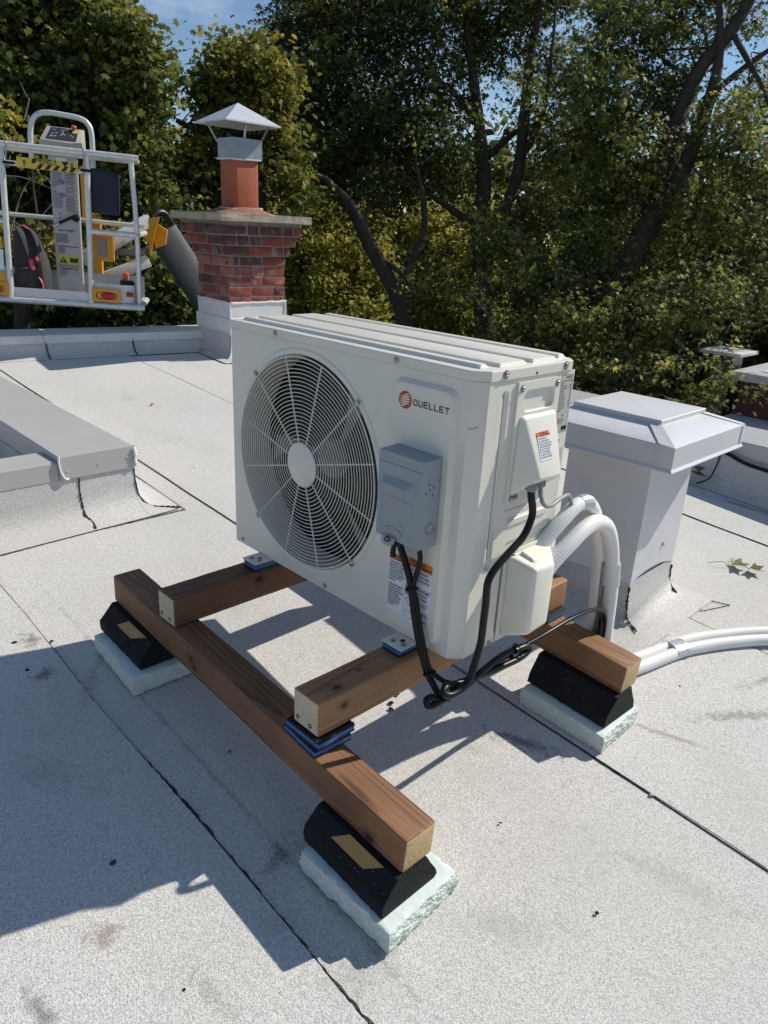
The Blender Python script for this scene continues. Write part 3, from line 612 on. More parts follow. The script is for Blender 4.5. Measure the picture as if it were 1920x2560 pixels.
for k in range(4):   # hip rivets
    for j in range(1, 7):
        q = rim[k].lerp(ap, j/8)+Vector((0, 0, 0.002)); b_ = B(); b_.lathe([(0, 0.003), (0.003, 0.002), (0.004, 0)], q, (0, 0, 1), 8)
        if k == 1: b_.build('rivet', M['steel'], ch)
        else: b_.bm.free()
for sx, sy in ((-1, -1), (1, -0.2), (1, 1), (-1, 1)):
    b_ = B(); a = Vector((fc.x+sx*0.105, fc.y+sy*0.12, 1.50))-CH; c = Vector((fc.x+sx*0.165, fc.y+sy*0.175, 1.640))-CH
    b_.hexa([a+Vector((-.013, -.002, 0)), a+Vector((.013, -.002, 0)), a+Vector((.013, .002, 0)), a+Vector((-.013, .002, 0))], [c+Vector((-.013, -.002, 0)), c+Vector((.013, -.002, 0)), c+Vector((.013, .002, 0)), c+Vector((-.013, .002, 0))]); b_.build('cap_strut', M['galv'], ch)
# white flashing round the foot
def sq_loop(e, zf): return [Vector((x, y, zf(x, y)))-CH for x, y in ((cxa-e, cya-e), (cxb+e, cya-e), (cxb+e, cyb+e), (cxa-e, cyb+e))]
lev = lambda c: (lambda x, y: c+0.35*rz(x, y)-0.35*rz(-3.22, 2.05))
b_ = B(); b_.loft([sq_loop(0.008, lev(0.222)), sq_loop(0.010, lev(0.345)), sq_loop(0.001, lev(0.352)), sq_loop(-0.01, lev(0.352))], True); b_.build('counter_flashing', M['white'], ch, smooth=20)
b_ = B(); b_.loft([sq_loop(0.02, lev(0.125)), sq_loop(0.021, lev(0.126)), sq_loop(0.022, lev(0.228)), sq_loop(0.006, lev(0.236))], True); b_.build('flashing', M['white'], ch, smooth=20)
b_ = B(); b_.loft([[Vector((x, y, rz(x, y)+h))-CH for x, y in ((cxa-e, cya-e), (cxb+e, cya-e), (cxb+e, cyb+e), (cxa-e, cyb+e))] for e, h in ((0.13, 0.006), (0.07, 0.014), (0.03, 0.045), (0.016, 0.10), (0.0145, 0.25))], True); b_.build('flashing_membrane', M['upstand'], ch, smooth=50)
b_ = B(); b_.tube([Vector((cxb+0.012, y, 0.350+random.uniform(-.004, .004)))-CH for y in np.linspace(2.05, 2.58, 14)], [random.uniform(0.005, 0.011) for _ in range(14)], 6); b_.build('sealant_bead', M['sealant'], ch)
b_ = B(); b_.tube([Vector((x, cya-0.012, 0.352+0.35*(rz(x, 2)-rz(-3.22, 2))+random.uniform(-.003, .003)))-CH for x in np.linspace(-3.67, -3.22, 10)], [random.uniform(0.004, 0.008) for _ in range(10)], 6); b_.build('sealant_bead', M['sealant'], ch)
b_ = B(); b_.tube([Vector((cxb+0.023, 2.035, z))-CH for z in np.linspace(0.11, 0.33, 9)], [random.uniform(0.005, 0.010) for _ in range(9)], 6); b_.build('sealant_bead', M['sealant'], ch)
b_ = B(); b_.box(Vector((cxb+0.0105, 2.565, 0.235))-CH, Vector((cxb+0.016, 2.582, 0.345))-CH, 0.002, 1); b_.build('flashing_lap', M['white'], ch)
wall_bead([(cxb+0.018, 2.034, 0.10), (cxb+0.019, 2.032, 0.03), (cxb+0.03, 2.02, rz(-3.2, 2)+0.05), (cxb+0.05, 1.99, rz(-3.2, 2)+0.022)], 0.004, ch, CH)
seam_strip([(cxa-0.06, cya-0.13), (cxb+0.10, cya-0.14), (cxb+0.15, cya-0.06), (cxb+0.14, cyb+0.12)], 0.012)

# ------------------------------------------------------------------ timber frame, rubber blocks, foam
def beam(label, length, loc, rot, m, mend, knots=()):
    b = B(); S = 0.089; b.box((-length/2, -S/2, -S/2), (length/2, S/2, S/2), 0.006, 3)
    n = 22
    bmesh.ops.bisect_plane(b.bm, geom=b.bm.verts[:]+b.bm.edges[:]+b.bm.faces[:], plane_co=(0, 0, 0), plane_no=(1, 0, 0))
    for k in range(1, n):
        bmesh.ops.bisect_plane(b.bm, geom=b.bm.verts[:]+b.bm.edges[:]+b.bm.faces[:], plane_co=(-length/2+length*k/n, 0, 0), plane_no=(1, 0, 0))
    ph = random.random()*9
    for v in b.bm.verts:
        v.co.y += 0.0009*math.sin(v.co.x*9+ph)+random.uniform(-.0004, .0004); v.co.z += random.uniform(-.0004, .0004)
    b.bm.normal_update()
    for f in b.bm.faces: f.material_index = 1 if abs(f.normal.x) > 0.9 else 0
    me = b.me('timber_beam', 40); me.materials.append(m); me.materials.append(mend)
    o = link('timber_beam', me, None, loc=loc, rot=rot)
    tag(o, label, 'beam', 'timber beams under the unit')
    return o
aT = math.atan(0.0669)
beamA = beam('long dark timber lying across the two front rubber blocks', 1.2985, (0.4523, -0.2865, -0.1136-0.0669*0.4523-0.0445), (0, aT, -0.0027), M['woodA'], M['woodend'])
beamB = beam('long timber across the rear blocks, passing under the valve cover', 1.2860, (0.445, 0.6012, -0.0887-0.0666*0.445-0.0445), (0, aT, -0.0045), M['woodD'], M['woodend'])
cb1 = beam('dark cross timber resting directly on the long front timber, left of the fan', 0.868, (0.1365, 0.1095, -0.0329-0.0445), (0, 0, math.pi/2+0.0028), M['woodC'], M['endgrey'])
cb2 = beam('lighter cross timber raised on stacked blue pads, below the warning label', 0.985, (0.7655, 0.1690, -0.0271-0.0445), (0, 0, math.pi/2+0.0032), M['woodB'], M['endgrey'])
for cb, L_ in ((cb1, 0.868), (cb2, 0.985)):
    for yy, zz in ((-0.018, -0.026), (0.026, -0.024)):
        b_ = B(); b_.lathe([(0.0, -0.004), (0.0022, -0.0035), (0.003, 0.0), (0.0052, 0.0012), (0.0056, 0.0004)], (-L_/2-0.0002, yy, zz), (-1, 0, 0), 12); b_.build('screw', M['rubber'], cb)

def foam_pad(label, x0, x1, y0, y1, rot, h=0.055):
    cx, cy = (x0+x1)/2, (y0+y1)/2
    b = B(); b.box((x0-cx, y0-cy, 0.0), (x1-cx, y1-cy, h), 0.0)
    bmesh.ops.subdivide_edges(b.bm, edges=b.bm.edges, cuts=26, use_grid_fill=True)
    from mathutils import noise as mn
    hx, hy = (x1-x0)/2, (y1-y0)/2
    sd_ = Vector((x0*7, y0*9, 3))
    for v in b.bm.verts:
        p = v.co.copy(); edge = max(abs(p.x)/hx, abs(p.y)/hy)
        q = p*38+sd_; q2 = p*110+sd_
        d = mn.noise(q)*0.003+mn.noise(q2)*0.003+mn.noise(p*260+sd_)*0.0035
        if edge > 0.98:
            bulge = 0.006*math.sin(min(1, max(0, p.z/h))*math.pi)
            if abs(p.x)/hx > 0.98: v.co.x += (1 if p.x > 0 else -1)*(d+bulge*0.6-0.002)
            if abs(p.y)/hy > 0.98: v.co.y += (1 if p.y > 0 else -1)*(d+bulge*0.6-0.002)
            if p.z > h*0.98: v.co.z -= abs(mn.noise(q2*0.7))*0.006
        elif p.z > h*0.98: v.co.z += mn.noise(p*60+sd_)*0.0006
        if p.z < 0.002: v.co.z = 0
    b.bm.normal_update()
    for f in b.bm.faces: f.material_index = 1 if f.normal.z > 0.8 else 0
    for v in b.bm.verts: v.co.z += TX*v.co.x+TY*v.co.y+0.006
    me = b.me('foam_board', 45); me.materials.append(M['foam']); me.materials.append(M['foamtop'])
    o = link('foam_board', me, None, loc=(cx, cy, rz(cx, cy)), rot=(0, 0, rot)); return tag(o, label, 'foam board', 'foam boards under the rubber blocks')
foam_pad('broken pale green foam board under the nearest rubber block', 0.858, 1.128, -0.402, -0.185, 0.05)
foam_pad('pale green foam board under the front left rubber block', -0.170, 0.105, -0.418, -0.185, -0.04)
foam_pad('crumbly pale green foam board under the rear right rubber block', 0.822, 1.100, 0.462, 0.660, 0.02)
foam_pad('foam board under the rear left rubber block behind the unit', -0.17, 0.10, 0.455, 0.665, 0.02)
def rubber_block(label, x0, x1, yc, top, sticker=None):
    """top(x) is the underside of the timber"""
    cx = (x0+x1)/2; t = thing('rubber_block', label, 'rubber block', (cx, yc, rz(cx, yc)+0.062), group='black rubber support blocks')
    O = Vector(t.location); b = B(); n = 26
    prof = [(-0.081, 0), (-0.082, 0.018), (-0.081, 0.033), (-0.078, 0.037), (-0.041, 0.99), (-0.037, 1.0), (0.041, 1.0), (0.045, 0.99), (0.074, 0.030), (0.077, 0.026), (0.079, 0.014), (0.078, 0)]
    loops = []
    for k in range(n+1):
        x = x0+(x1-x0)*k/n; lp = []
        for (u, w) in prof:
            zb_ = rz(x, yc)+0.0635; zt = top(x)
            z = zt-(1-w)*0.01 if w > 0.5 else zb_+w
            jx = random.uniform(-.0035, .0035) if k in (0, n) else 0
            lp.append(Vector((x+jx, yc+u+random.uniform(-.0012, .0012), z+(random.uniform(-.001, .001) if 0 < w < 0.5 else 0)))-O)
        loops.append(lp)
    b.loft(loops, True, True, True); body = b.build('block', M['rubber'], t, smooth=30)
    # stray white fibres and chips in the recycled rubber
    fl = B()
    for _ in range(16):
        x = random.uniform(x0+0.01, x1-0.01); s_ = random.uniform(0.05, 0.95)
        zb_ = rz(x, yc)+0.1005; zt = top(x)-0.0002
        p = Vector((x, yc-0.0785+0.037*s_-0.0012, zb_+(zt-zb_)*s_))-O; l = random.uniform(0.0006, 0.0016); a = random.uniform(0, 3.1)
        d = Vector((math.cos(a), 0.2*math.sin(a), math.sin(a)))*l; e = Vector((-math.sin(a), 0, math.cos(a)))*0.0004
        fl.face([p-d-e, p+d-e, p+d+e, p-d+e])
    fo = fl.build('fibre_flecks', M['white'], t, smooth=0); fo['kind'] = 'stuff'
    if sticker:
        xb0, xb1, xt0, xt1, s0 = sticker; bs = B(); pts = []
        for x, s_ in ((xt0, 1.0), (xb0, s0), (xb1, s0), (xt1, 1.0)):
            zb_ = rz(x, yc)+0.1005; zt = top(x)-0.0002
            pts.append(Vector((x, yc-0.0785+0.037*s_-0.0014, zb_+(zt-zb_)*s_+0.0010))-O)
        bs.face(pts[::-1]); bs.build('sticker', M['label_y'], t, smooth=0)
    return t
uA = lambda x: -0.1136-0.0669*x-0.0895
uB = lambda x: -0.0887-0.0666*x-0.0895
rubber_block('black rubber block with ochre sticker under the near end of the front timber', 0.846, 1.100, -0.305, uA, (0.918, 1.022, 0.955, 1.062, 0.42))
rubber_block('black rubber block with ochre sticker under the far left timber end', -0.186, 0.080, -0.305, uA, (-0.098, -0.008, -0.060, 0.048, 0.40))
rubber_block('black rubber block without sticker under the rear right timber end', 0.820, 1.085, 0.575, uB)
rubber_block('black rubber block under the rear left timber end behind the unit', -0.18, 0.08, 0.575, uB)

def vib_pad(label, c, half, z0, z1, rot, layers=1, tilt=(0, 0)):
    """blue foam between black ribbed rubber"""
    t = thing('anti_vibration_pad', label, 'pad', (c[0], c[1], z0), (tilt[0], tilt[1], rot), 'blue anti vibration pads')
    hx, hy = half; H_ = z1-z0; lh = H_
    b = B(); b.box((-hx, -hy, lh*0.30), (hx, hy, lh*0.70), 0.0006, 1); b.build('foam_core', M['blue'], t, smooth=30)
    for s0, s1, up in ((0.0, 0.30, -1), (0.70, 1.0, 1)):
        b = B(); e = 0.001
        za, zb_ = (lh*0.14, lh*0.30-0.0002) if up < 0 else (lh*0.70+0.0002, lh*0.86)
        b.box((-hx-e, -hy-e, za), (hx+e, hy+e, zb_), 0.0006, 1)
        n = 13
        for k in range(n):
            x = -hx+(k+0.5)*2*hx/n
            b.box((x-hx/n*0.5, -hy, (0.0 if up < 0 else lh*0.86-0.0003)), (x+hx/n*0.5, hy, (lh*0.14+0.0003 if up < 0 else lh)))
        b.build('ribbed_layer', M['padblack'], t, smooth=30)
    return t
zt2 = -0.0271-0.089
vib_pad('upper blue pad of the stack under the lighter cross timber', (0.764, -0.277), (0.058, 0.054), zt2-0.0245, zt2, 0.02, tilt=(0, 0.02))
vib_pad('lower blue pad of the stack on the long front timber', (0.756, -0.278), (0.059, 0.052), zt2-0.0490, zt2-0.0250, -0.04, tilt=(0, 0.045))
vib_pad('blue pad between the lighter cross timber and the rear timber', (0.765, 0.606), (0.055, 0.048), zt2-0.0240, zt2, 0.0, tilt=(0, 0.03))
for (xc, yc, zt_, lab) in ((0.762, -0.005, -0.0271, 'blue pad under the front foot nearest the side panel'), (0.150, -0.003, -0.0329, 'blue pad under the front left foot of the unit'), (0.762, 0.36, -0.0271, 'blue pad under the rear right foot of the unit'), (0.150, 0.36, -0.0329, 'blue pad under the rear left foot of the unit')):
    vib_pad(lab, (xc, yc), (0.029, 0.050), zt_, -0.0045, 0.0)

# ------------------------------------------------------------------ text and labels
def text_mesh(body, size, bold=0.0, sx=1.0, align='LEFT', lead=1.0):
    c = bpy.data.curves.new('t', 'FONT'); c.body = body; c.size = size; c.offset = bold*size; c.align_x = align; c.space_line = lead; c.resolution_u = 2
    o = bpy.data.objects.new('t', c); COL.objects.link(o)
    dg = bpy.context.evaluated_depsgraph_get(); me = bpy.data.meshes.new_from_object(o.evaluated_get(dg))
    bpy.data.objects.remove(o); bpy.data.curves.remove(c)
    for v in me.vertices: v.co.x *= sx
    me.materials.clear(); return me
def put_text(name, body, size, org, U, Vv, parent, m, bold=0.0, sx=1.0, lead=1.0, align='LEFT', fit=None):
    me = text_mesh(body, size, bold, sx, align, lead)
    if fit:
        k = fit/max(v.co.x for v in me.vertices)
        for v in me.vertices: v.co.x *= k
    U, Vv, org = Vector(U), Vector(Vv), Vector(org)
    for v in me.vertices: v.co = org+U*v.co.x+Vv*v.co.y
    return link(name, me, m, parent)
def sheet(name, pts, m, parent):
    b = B(); b.face([Vector(p) for p in pts]); return b.build(name, m, parent, smooth=0)

# ------------------------------------------------------------------ the outdoor unit
W, D, H, SK, CH1, CH2 = 0.9191, 0.3475, 0.6841, 0.0234, 0.0273, 0.0290
Hb = H-SK
un = thing('heat_pump_unit', 'off white outdoor heat pump unit with a large round fan grille', 'heat pump', (0, 0, 0))
FX, FZ = 0.339, 0.338
def rect_rad(th, cx, cz, x0, x1, z0, z1):
    c, s = np.cos(th), np.sin(th); big = 1e9
    tx = np.where(c > 1e-9, (x1-cx)/np.maximum(c, 1e-9), np.where(c < -1e-9, (x0-cx)/np.minimum(c, -1e-9), big))
    tz = np.where(s > 1e-9, (z1-cz)/np.maximum(s, 1e-9), np.where(s < -1e-9, (z0-cz)/np.minimum(s, -1e-9), big))
    return np.minimum(tx, tz)
def rr_rad(th, hx, hz, r):
    c, s = np.cos(th), np.sin(th); lo = np.zeros_like(th); hi = np.full_like(th, hx+hz)
    for _ in range(40):
        m_ = (lo+hi)/2; qx = np.abs(m_*c)-(hx-r); qz = np.abs(m_*s)-(hz-r)
        sdf = np.hypot(np.maximum(qx, 0), np.maximum(qz, 0))+np.minimum(np.maximum(qx, qz), 0)-r
        lo = np.where(sdf < 0, m_, lo); hi = np.where(sdf < 0, hi, m_)
    return lo
def angles(cx, cz, x0, x1, z0, z1, n=96, hx=None, hz=None, r=None):
    th = list(np.linspace(-math.pi, math.pi, n, endpoint=False))+[math.atan2(z-cz, x-cx) for x in (x0, x1) for z in (z0, z1)]
    if hx:
        for sx in (-1, 1):
            for sz in (-1, 1):
                for a in np.linspace(0, math.pi/2, 7):
                    th.append(math.atan2(sz*(hz-r+r*math.sin(a)), sx*(hx-r+r*math.cos(a))))
    th = sorted(set(round(t, 6) for t in th)); return np.array(th)
def rr_pts(cx, cz, hx, hz, r, na=8, ne=6):
    """rounded rectangle as (x, z, corner index or None, share of the arc)"""
    out = []
    cs = ((1, 1, 0), (-1, 1, 1), (-1, -1, 2), (1, -1, 3))
    for k, (sx, sz, q) in enumerate(cs):
        for j in range(na+1):
            a = math.pi/2*(q+j/na); out.append((cx+sx*(hx-r)+math.cos(a)*r, cz+sz*(hz-r)+math.sin(a)*r, k, j/na))
        nx, nz, _ = cs[(k+1) % 4]; a = math.pi/2*(q+1)
        p0 = (cx+sx*(hx-r)+math.cos(a)*r, cz+sz*(hz-r)+math.sin(a)*r); p1 = (cx+nx*(hx-r)+math.cos(a)*r, cz+nz*(hz-r)+math.sin(a)*r)
        for j in range(1, ne): out.append((p0[0]+(p1[0]-p0[0])*j/ne, p0[1]+(p1[1]-p0[1])*j/ne, 4+k, j/ne))
    return out
def plate_recess(b, P, x0, x1, z0, z1, cx, cz, hx, hz, r, depth, slope=0.006, cap=True, n=64):
    """rectangular plate with a rounded-rectangle pressing; P(u, v, depth)"""
    ra = rr_pts(cx, cz, hx, hz, r); outer = []
    for x, z, k, t in ra:
        if k == 0: o = (x1, z) if t < .5 else ((x1, z1) if t == .5 else (x, z1))
        elif k == 1: o = (x, z1) if t < .5 else ((x0, z1) if t == .5 else (x0, z))
        elif k == 2: o = (x0, z) if t < .5 else ((x0, z0) if t == .5 else (x, z0))
        elif k == 3: o = (x, z0) if t < .5 else ((x1, z0) if t == .5 else (x1, z))
        else: o = ((x, z1), (x0, z), (x, z0), (x1, z))[k-4]
        outer.append(o)
    mk = lambda pts, d: [P(p[0], p[1], d) for p in pts]
    ins = lambda e: rr_pts(cx, cz, hx-e, hz-e, max(r-e*0.55, r*0.35))
    s = 1 if depth > 0 else -1; m_ = min(0.001, abs(depth)*0.25)
    b.loft([mk(outer, 0), mk(ra, 0), mk(ins(slope*0.08), s*m_), mk(ins(slope*0.90), depth-s*m_), mk(ins(slope), depth), mk(ins(slope*1.12), depth)], True, False, cap)
PF = lambda u, v, d: Vector((u, d, v))
# front panel with the fan opening pressed in, and the corner fold
b_ = B(); xs_ = 0.664
th = angles(FX, FZ, 0, xs_, 0, Hb, 128)
ring_ = lambda r, y: [Vector((FX+math.cos(t)*r, y, FZ+math.sin(t)*r)) for t in th]
ro = rect_rad(th, FX, FZ, 0, xs_, 0, Hb)
b_.loft([[Vector((FX+math.cos(t)*q, 0, FZ+math.sin(t)*q)) for t, q in zip(th, ro)], ring_(0.3140, 0), ring_(0.3125, 0), ring_(0.309, -0.0030), ring_(0.3060, -0.0040), ring_(0.2985, -0.0040), ring_(0.2940, -0.001), ring_(0.2905, 0.008), ring_(0.2870, 0.03), ring_(0.2860, 0.075), ring_(0.292, 0.10)], True)
plate_recess(b_, PF, xs_, W-CH1, 0, Hb, 0.7705, 0.3285, 0.0975, 0.311, 0.028, -0.0115, 0.010)
k_ = 5
def strip(pts, z0, z1):
    for (xa, ya), (xb, yb) in zip(pts[:-1], pts[1:]): b_.face([(xa, ya, z0), (xb, yb, z0), (xb, yb, z1), (xa, ya, z1)])
strip([(W-CH1, 0), (W-CH1*0.96, 0.0004), (W-CH1*0.90, 0.002), (W-0.0015, CH2*0.92), (W, CH2), (W, 0.060)], 0, Hb)
b_.face([(0, 0, 0), (0, 0, Hb), (0, D, Hb), (0, D, 0)])
b_.build('front_panel', M['paint'], un, smooth=38)
# inner rim folds so the edges have thickness, base pan
b_ = B(); b_.box((0.004, 0.004, 0.002), (W-0.032, D-0.004, 0.012), 0.002, 1); b_.build('base_pan', M['paint'], un)
# side panel
b_ = B(); PS = lambda u, v, d: Vector((W-0.0012-d, u, v))
plate_recess(b_, PS, 0.0618, 0.112, 0.185, Hb, 0.0870, 0.425, 0.0135, 0.212, 0.012, 0.0045, 0.005)
plate_recess(b_, PS, 0.112, D, 0.0, 0.285, 0.24, 0.145, 0.098, 0.125, 0.02, 0.004, 0.006)
plate_recess(b_, PS, 0.0618, 0.112, 0.0, 0.185, 0.0880, 0.095, 0.0085, 0.078, 0.008, 0.003, 0.004)
plate_recess(b_, PS, 0.112, D, 0.285, 0.345, 0.225, 0.320, 0.082, 0.0115, 0.009, -0.004, 0.005)
plate_recess(b_, PS, 0.112, 0.292, 0.345, Hb, 0.205, 0.50, 0.079, 0.150, 0.012, 0.002, 0.003)
b_.face([(W-0.0012, 0.292, 0.345), (W-0.0012, D, 0.345), (W-0.0012, D, Hb), (W-0.0012, 0.292, Hb)])
b_.build('side_panel', M['paint'], un, smooth=38)
b_ = B(); b_.box((W-0.006, 0.0602, 0.0), (W-0.0035, 0.0616, Hb)); b_.build('panel_joint', M['dark'], un)
# back coil guard
b_ = B(); b_.box((0.004, D-0.012, 0.01), (W-0.003, D-0.0005, Hb-0.002)); b_.build('rear_coil', M['fins'], un)
for k in range(15):
    b_ = B(); x = 0.05+k*0.057; b_.cyl((x, D+0.003, 0.02), (x, D+0.003, Hb-0.01), 0.0015, 6); b_.build('guard_wire', M['grille'], un)
# inside: shroud, bulkhead, motor, fan
b_ = B(); b_.box((0.012, 0.11, 0.014), (0.654, D-0.02, Hb-0.004)); 
for f in b_.bm.faces: f.normal_flip()
b_.build('inner_chamber', M['dark'], un, smooth=0)
b_ = B(); b_.box((FX-0.05, 0.19, FZ-0.05), (FX+0.05, 0.28, FZ+0.05), 0.012, 2); b_.box((FX-0.012, 0.27, 0.02), (FX+0.012, 0.285, Hb-0.01)); b_.build('fan_motor', M['fan'], un)
fan = B(); fan.lathe([(0.0, 0.0), (0.03, 0.0), (0.052, 0.006), (0.058, 0.016), (0.058, 0.075)], (FX, 0.085, FZ), (0, 1, 0), 40)
hubo = fan.build('fan_hub', M['fan'], un)
for k in range(3):
    fb = B(); a0 = math.radians(60+120*k); rows = []
    for i in range(9):
        r = 0.05+0.218*i/8; row = []
        spn = 0.62+0.34*math.sin(i/8*math.pi*0.6); lead = 0.25*(i/8)**1.5
        for j in range(9):
            s = j/8; a = a0+lead-spn*s*1.15
            row.append((FX+math.cos(a)*r, 0.100+0.055*s+0.012*math.sin(s*math.pi)-0.012*(i/8), FZ+math.sin(a)*r))
        rows.append(row)
    fb.loft(rows, closed=False); fb.build('fan_blade', M['fan'], un, smooth=60)
# grille: twenty-two rings, twelve spokes, hub disc
gy = -0.0065
gr = bpy.data.objects.new('fan_grille', None); COL.objects.link(gr); gr.parent = un; gr.location = (FX, gy, FZ)
for k in range(23):
    r = 0.0615+(0.2885-0.0615)*k/22; b_ = B()
    dome = 0.0
    ptl = [Vector((math.cos(t)*r, dome, math.sin(t)*r)) for t in np.linspace(0, 2*math.pi, 97)]
    b_.tube(ptl, 0.0013 if k < 22 else 0.0022, 6, caps=False); b_.build('grille_ring', M['grille'], gr, smooth=60)
for k in range(12):
    a = math.radians(14.9+30*k); r1 = 0.297 if k % 3 == 1 else 0.289
    b_ = B(); d_ = Vector((math.cos(a), 0, math.sin(a))); b_.tube([d_*0.054+Vector((0, 0.0030, 0)), d_*0.285+Vector((0, 0.0030, 0)), d_*r1+Vector((0, 0.004, 0))], 0.0022, 6); b_.build('grille_spoke', M['grille'], gr, smooth=60)
    if k % 3 == 1:
        b_ = B(); b_.lathe([(0.0085, 0.0), (0.0085, 0.003), (0.006, 0.0036), (0.0052, 0.0036), (0.005, 0.0055), (0.0, 0.0068)], d_*0.302+Vector((0, 0.0025, 0)), (0, -1, 0), 14); b_.build('screw', M['steel'], gr)
b_ = B(); b_.lathe([(0.060, 0.004), (0.060, -0.001), (0.057, -0.003), (0.0, -0.0045)], (0, 0, 0), (0, 1, 0), 48); b_.build('grille_hub', M['paint2'], gr, smooth=40)
# lid
b_ = B(); o_ = 0.0032; cr_ = 0.026
def lid_loop(e, z, f=0.0): return [Vector(p) for p in ((-e, -e, z), (W-CH1+e*0.4, -e, z), (W+e, CH2-e*0.4, z), (W+e, D-0.02, z), (W-0.02, D+e, z), (-e+0.012, D+e, z), (-e, D+e-0.012, z))]
b_.loft([lid_loop(o_-0.002, Hb+0.0015), lid_loop(o_, Hb+0.0012), lid_loop(o_, H-0.0028), lid_loop(o_-0.0012, H-0.0008), lid_loop(o_-0.0035, H)], True, False, True)
b_.build('lid', M['paint'], un, smooth=30)
for ya, yb, xa, xb in ((0.026, 0.056, 0.020, 0.892), (0.078, 0.176, 0.016, 0.903), (0.196, 0.292, 0.016, 0.903), (0.312, 0.343, 0.030, 0.892)):
    b_ = B(); s_ = 0.0055
    lp = lambda e, z: [(xa+e*1.5, ya+e, z), (xb-e*2.2, ya+e, z), (xb-e*1.2, ya+e*1.6, z), (xb-e*1.2, yb-e*1.6, z), (xb-e*2.2, yb-e, z), (xa+e*1.5, yb-e, z)]
    b_.loft([[Vector(p) for p in lp(0, H+0.0002)], [Vector(p) for p in lp(s_*0.15, H+0.0006)], [Vector(p) for p in lp(s_*0.85, H+0.0078)], [Vector(p) for p in lp(s_*1.1, H+0.0084)]], True, False, True)
    b_.build('lid_rib', M['paint'], un, smooth=18)
def panscrew(parent, p, ax, r=0.0052, name='screw'):
    b = B(); b.lathe([(r*1.7, 0.0), (r*1.7, 0.0012), (r*1.05, 0.0016), (r, 0.0035), (r*0.7, 0.005), (r*0.25, 0.0055), (0.0, 0.004)], p, ax, 14); return b.build(name, M['steel'], parent)
for x in (0.216, 0.675): panscrew(un, (x, -o_, 0.6725), (0, -1, 0))
for y in (0.075, 0.300): panscrew(un, (W+o_, y, 0.6735), (1, 0, 0), 0.0058)
b_ = B(); b_.lathe([(0.0, 0.0004), (0.0035, 0.0004), (0.0036, 0.0)], (W+o_, 0.187, 0.667), (1, 0, 0), 12); b_.build('hole', M['dark'], un)
for x, z in ((0.035, 0.016), (0.44, 0.012), (0.8185, 0.012)): panscrew(un, (x, 0, z), (0, -1, 0), 0.0042)
panscrew(un, (W, 0.128, 0.006), (1, 0, 0), 0.0042)
# feet with bolts
for xc, zt_ in ((0.765, -0.0271), (0.155, -0.0329)):
    for s_ in (-1, 1):
        yy = -0.060 if s_ < 0 else D+0.060; y1 = 0.03 if s_ < 0 else D-0.03
        b_ = B(); b_.box((xc-0.034, min(yy, y1), -0.0043), (xc+0.034, max(yy, y1), -0.0012), 0.0012, 2)
        b_.box((xc-0.036, min(0.001, y1) if s_ < 0 else D-0.035, -0.0045), (xc-0.033, 0.03 if s_ < 0 else D-0.001, 0.004))
        b_.build('foot', M['paint'], un)
        for q in ((-0.012, 0.020), (0.018, 0.026)):
            b_ = B(); b_.lathe([(0.0075, 0.0), (0.0075, 0.0016), (0.0045, 0.0018), (0.0045, 0.0055), (0.0, 0.006)], (xc+q[0], yy-s_*q[1], -0.0012), (0, 0, 1), 10); b_.build('bolt', M['steel'], un)
        b_ = B(); b_.lathe([(0.0, 0.0003), (0.0068, 0.0003), (0.007, 0.0)], (xc+0.004, yy-s_*0.038, -0.0011), (0, 0, 1), 12, ); b_.build('hole', M['dark'], un)

b_ = B(); b_.tube(spline([(0.8935, 0.0006, 0.566), (0.8965, 0.0035, 0.561), (0.9020, 0.0090, 0.5625), (0.9085, 0.0160, 0.567)], 5), [0.0002+0.0005*abs(math.sin(k*1.7)) for k in range(16)], 4); b_.build('scratch', M['inkgrey'], un)
# electrical cover with moulded hand grip
ec = B(); PE = lambda u, v, d: Vector((W+0.0045-d, u, v))
plate_recess(ec, PE, 0.1245, 0.2855, 0.3725, 0.651, 0.2065, 0.6070, 0.0595, 0.0250, 0.018, 0.042, 0.006)
for (ya, za, yb, zb_) in ((0.1245, 0.3725, 0.2855, 0.3725), (0.2855, 0.3725, 0.2855, 0.651), (0.2855, 0.651, 0.1245, 0.651), (0.1245, 0.651, 0.1245, 0.3725)):
    ec.face([(W-0.0012, ya, za), (W-0.0012, yb, zb_), (W+0.0045, yb, zb_), (W+0.0045, ya, za)])
eco = ec.build('wiring_cover', M['paint2'], un, smooth=35)
b_ = B(); x_ = W+0.004
b_.hexa([(x_, 0.138, 0.578), (x_, 0.276, 0.578), (x_, 0.284, 0.392), (x_, 0.131, 0.392)], [(x_+0.010, 0.148, 0.571), (x_+0.010, 0.268, 0.571), (x_+0.060, 0.246, 0.436), (x_+0.060, 0.161, 0.440)], 0.011, 4)
b_.build('cover_bulge', M['paint2'], eco, smooth=50)
for y, z in ((0.139, 0.637), (0.272, 0.637), (0.142, 0.383), (0.158, 0.383)): panscrew(eco, (W+0.0045, y, z), (1, 0, 0), 0.0048)
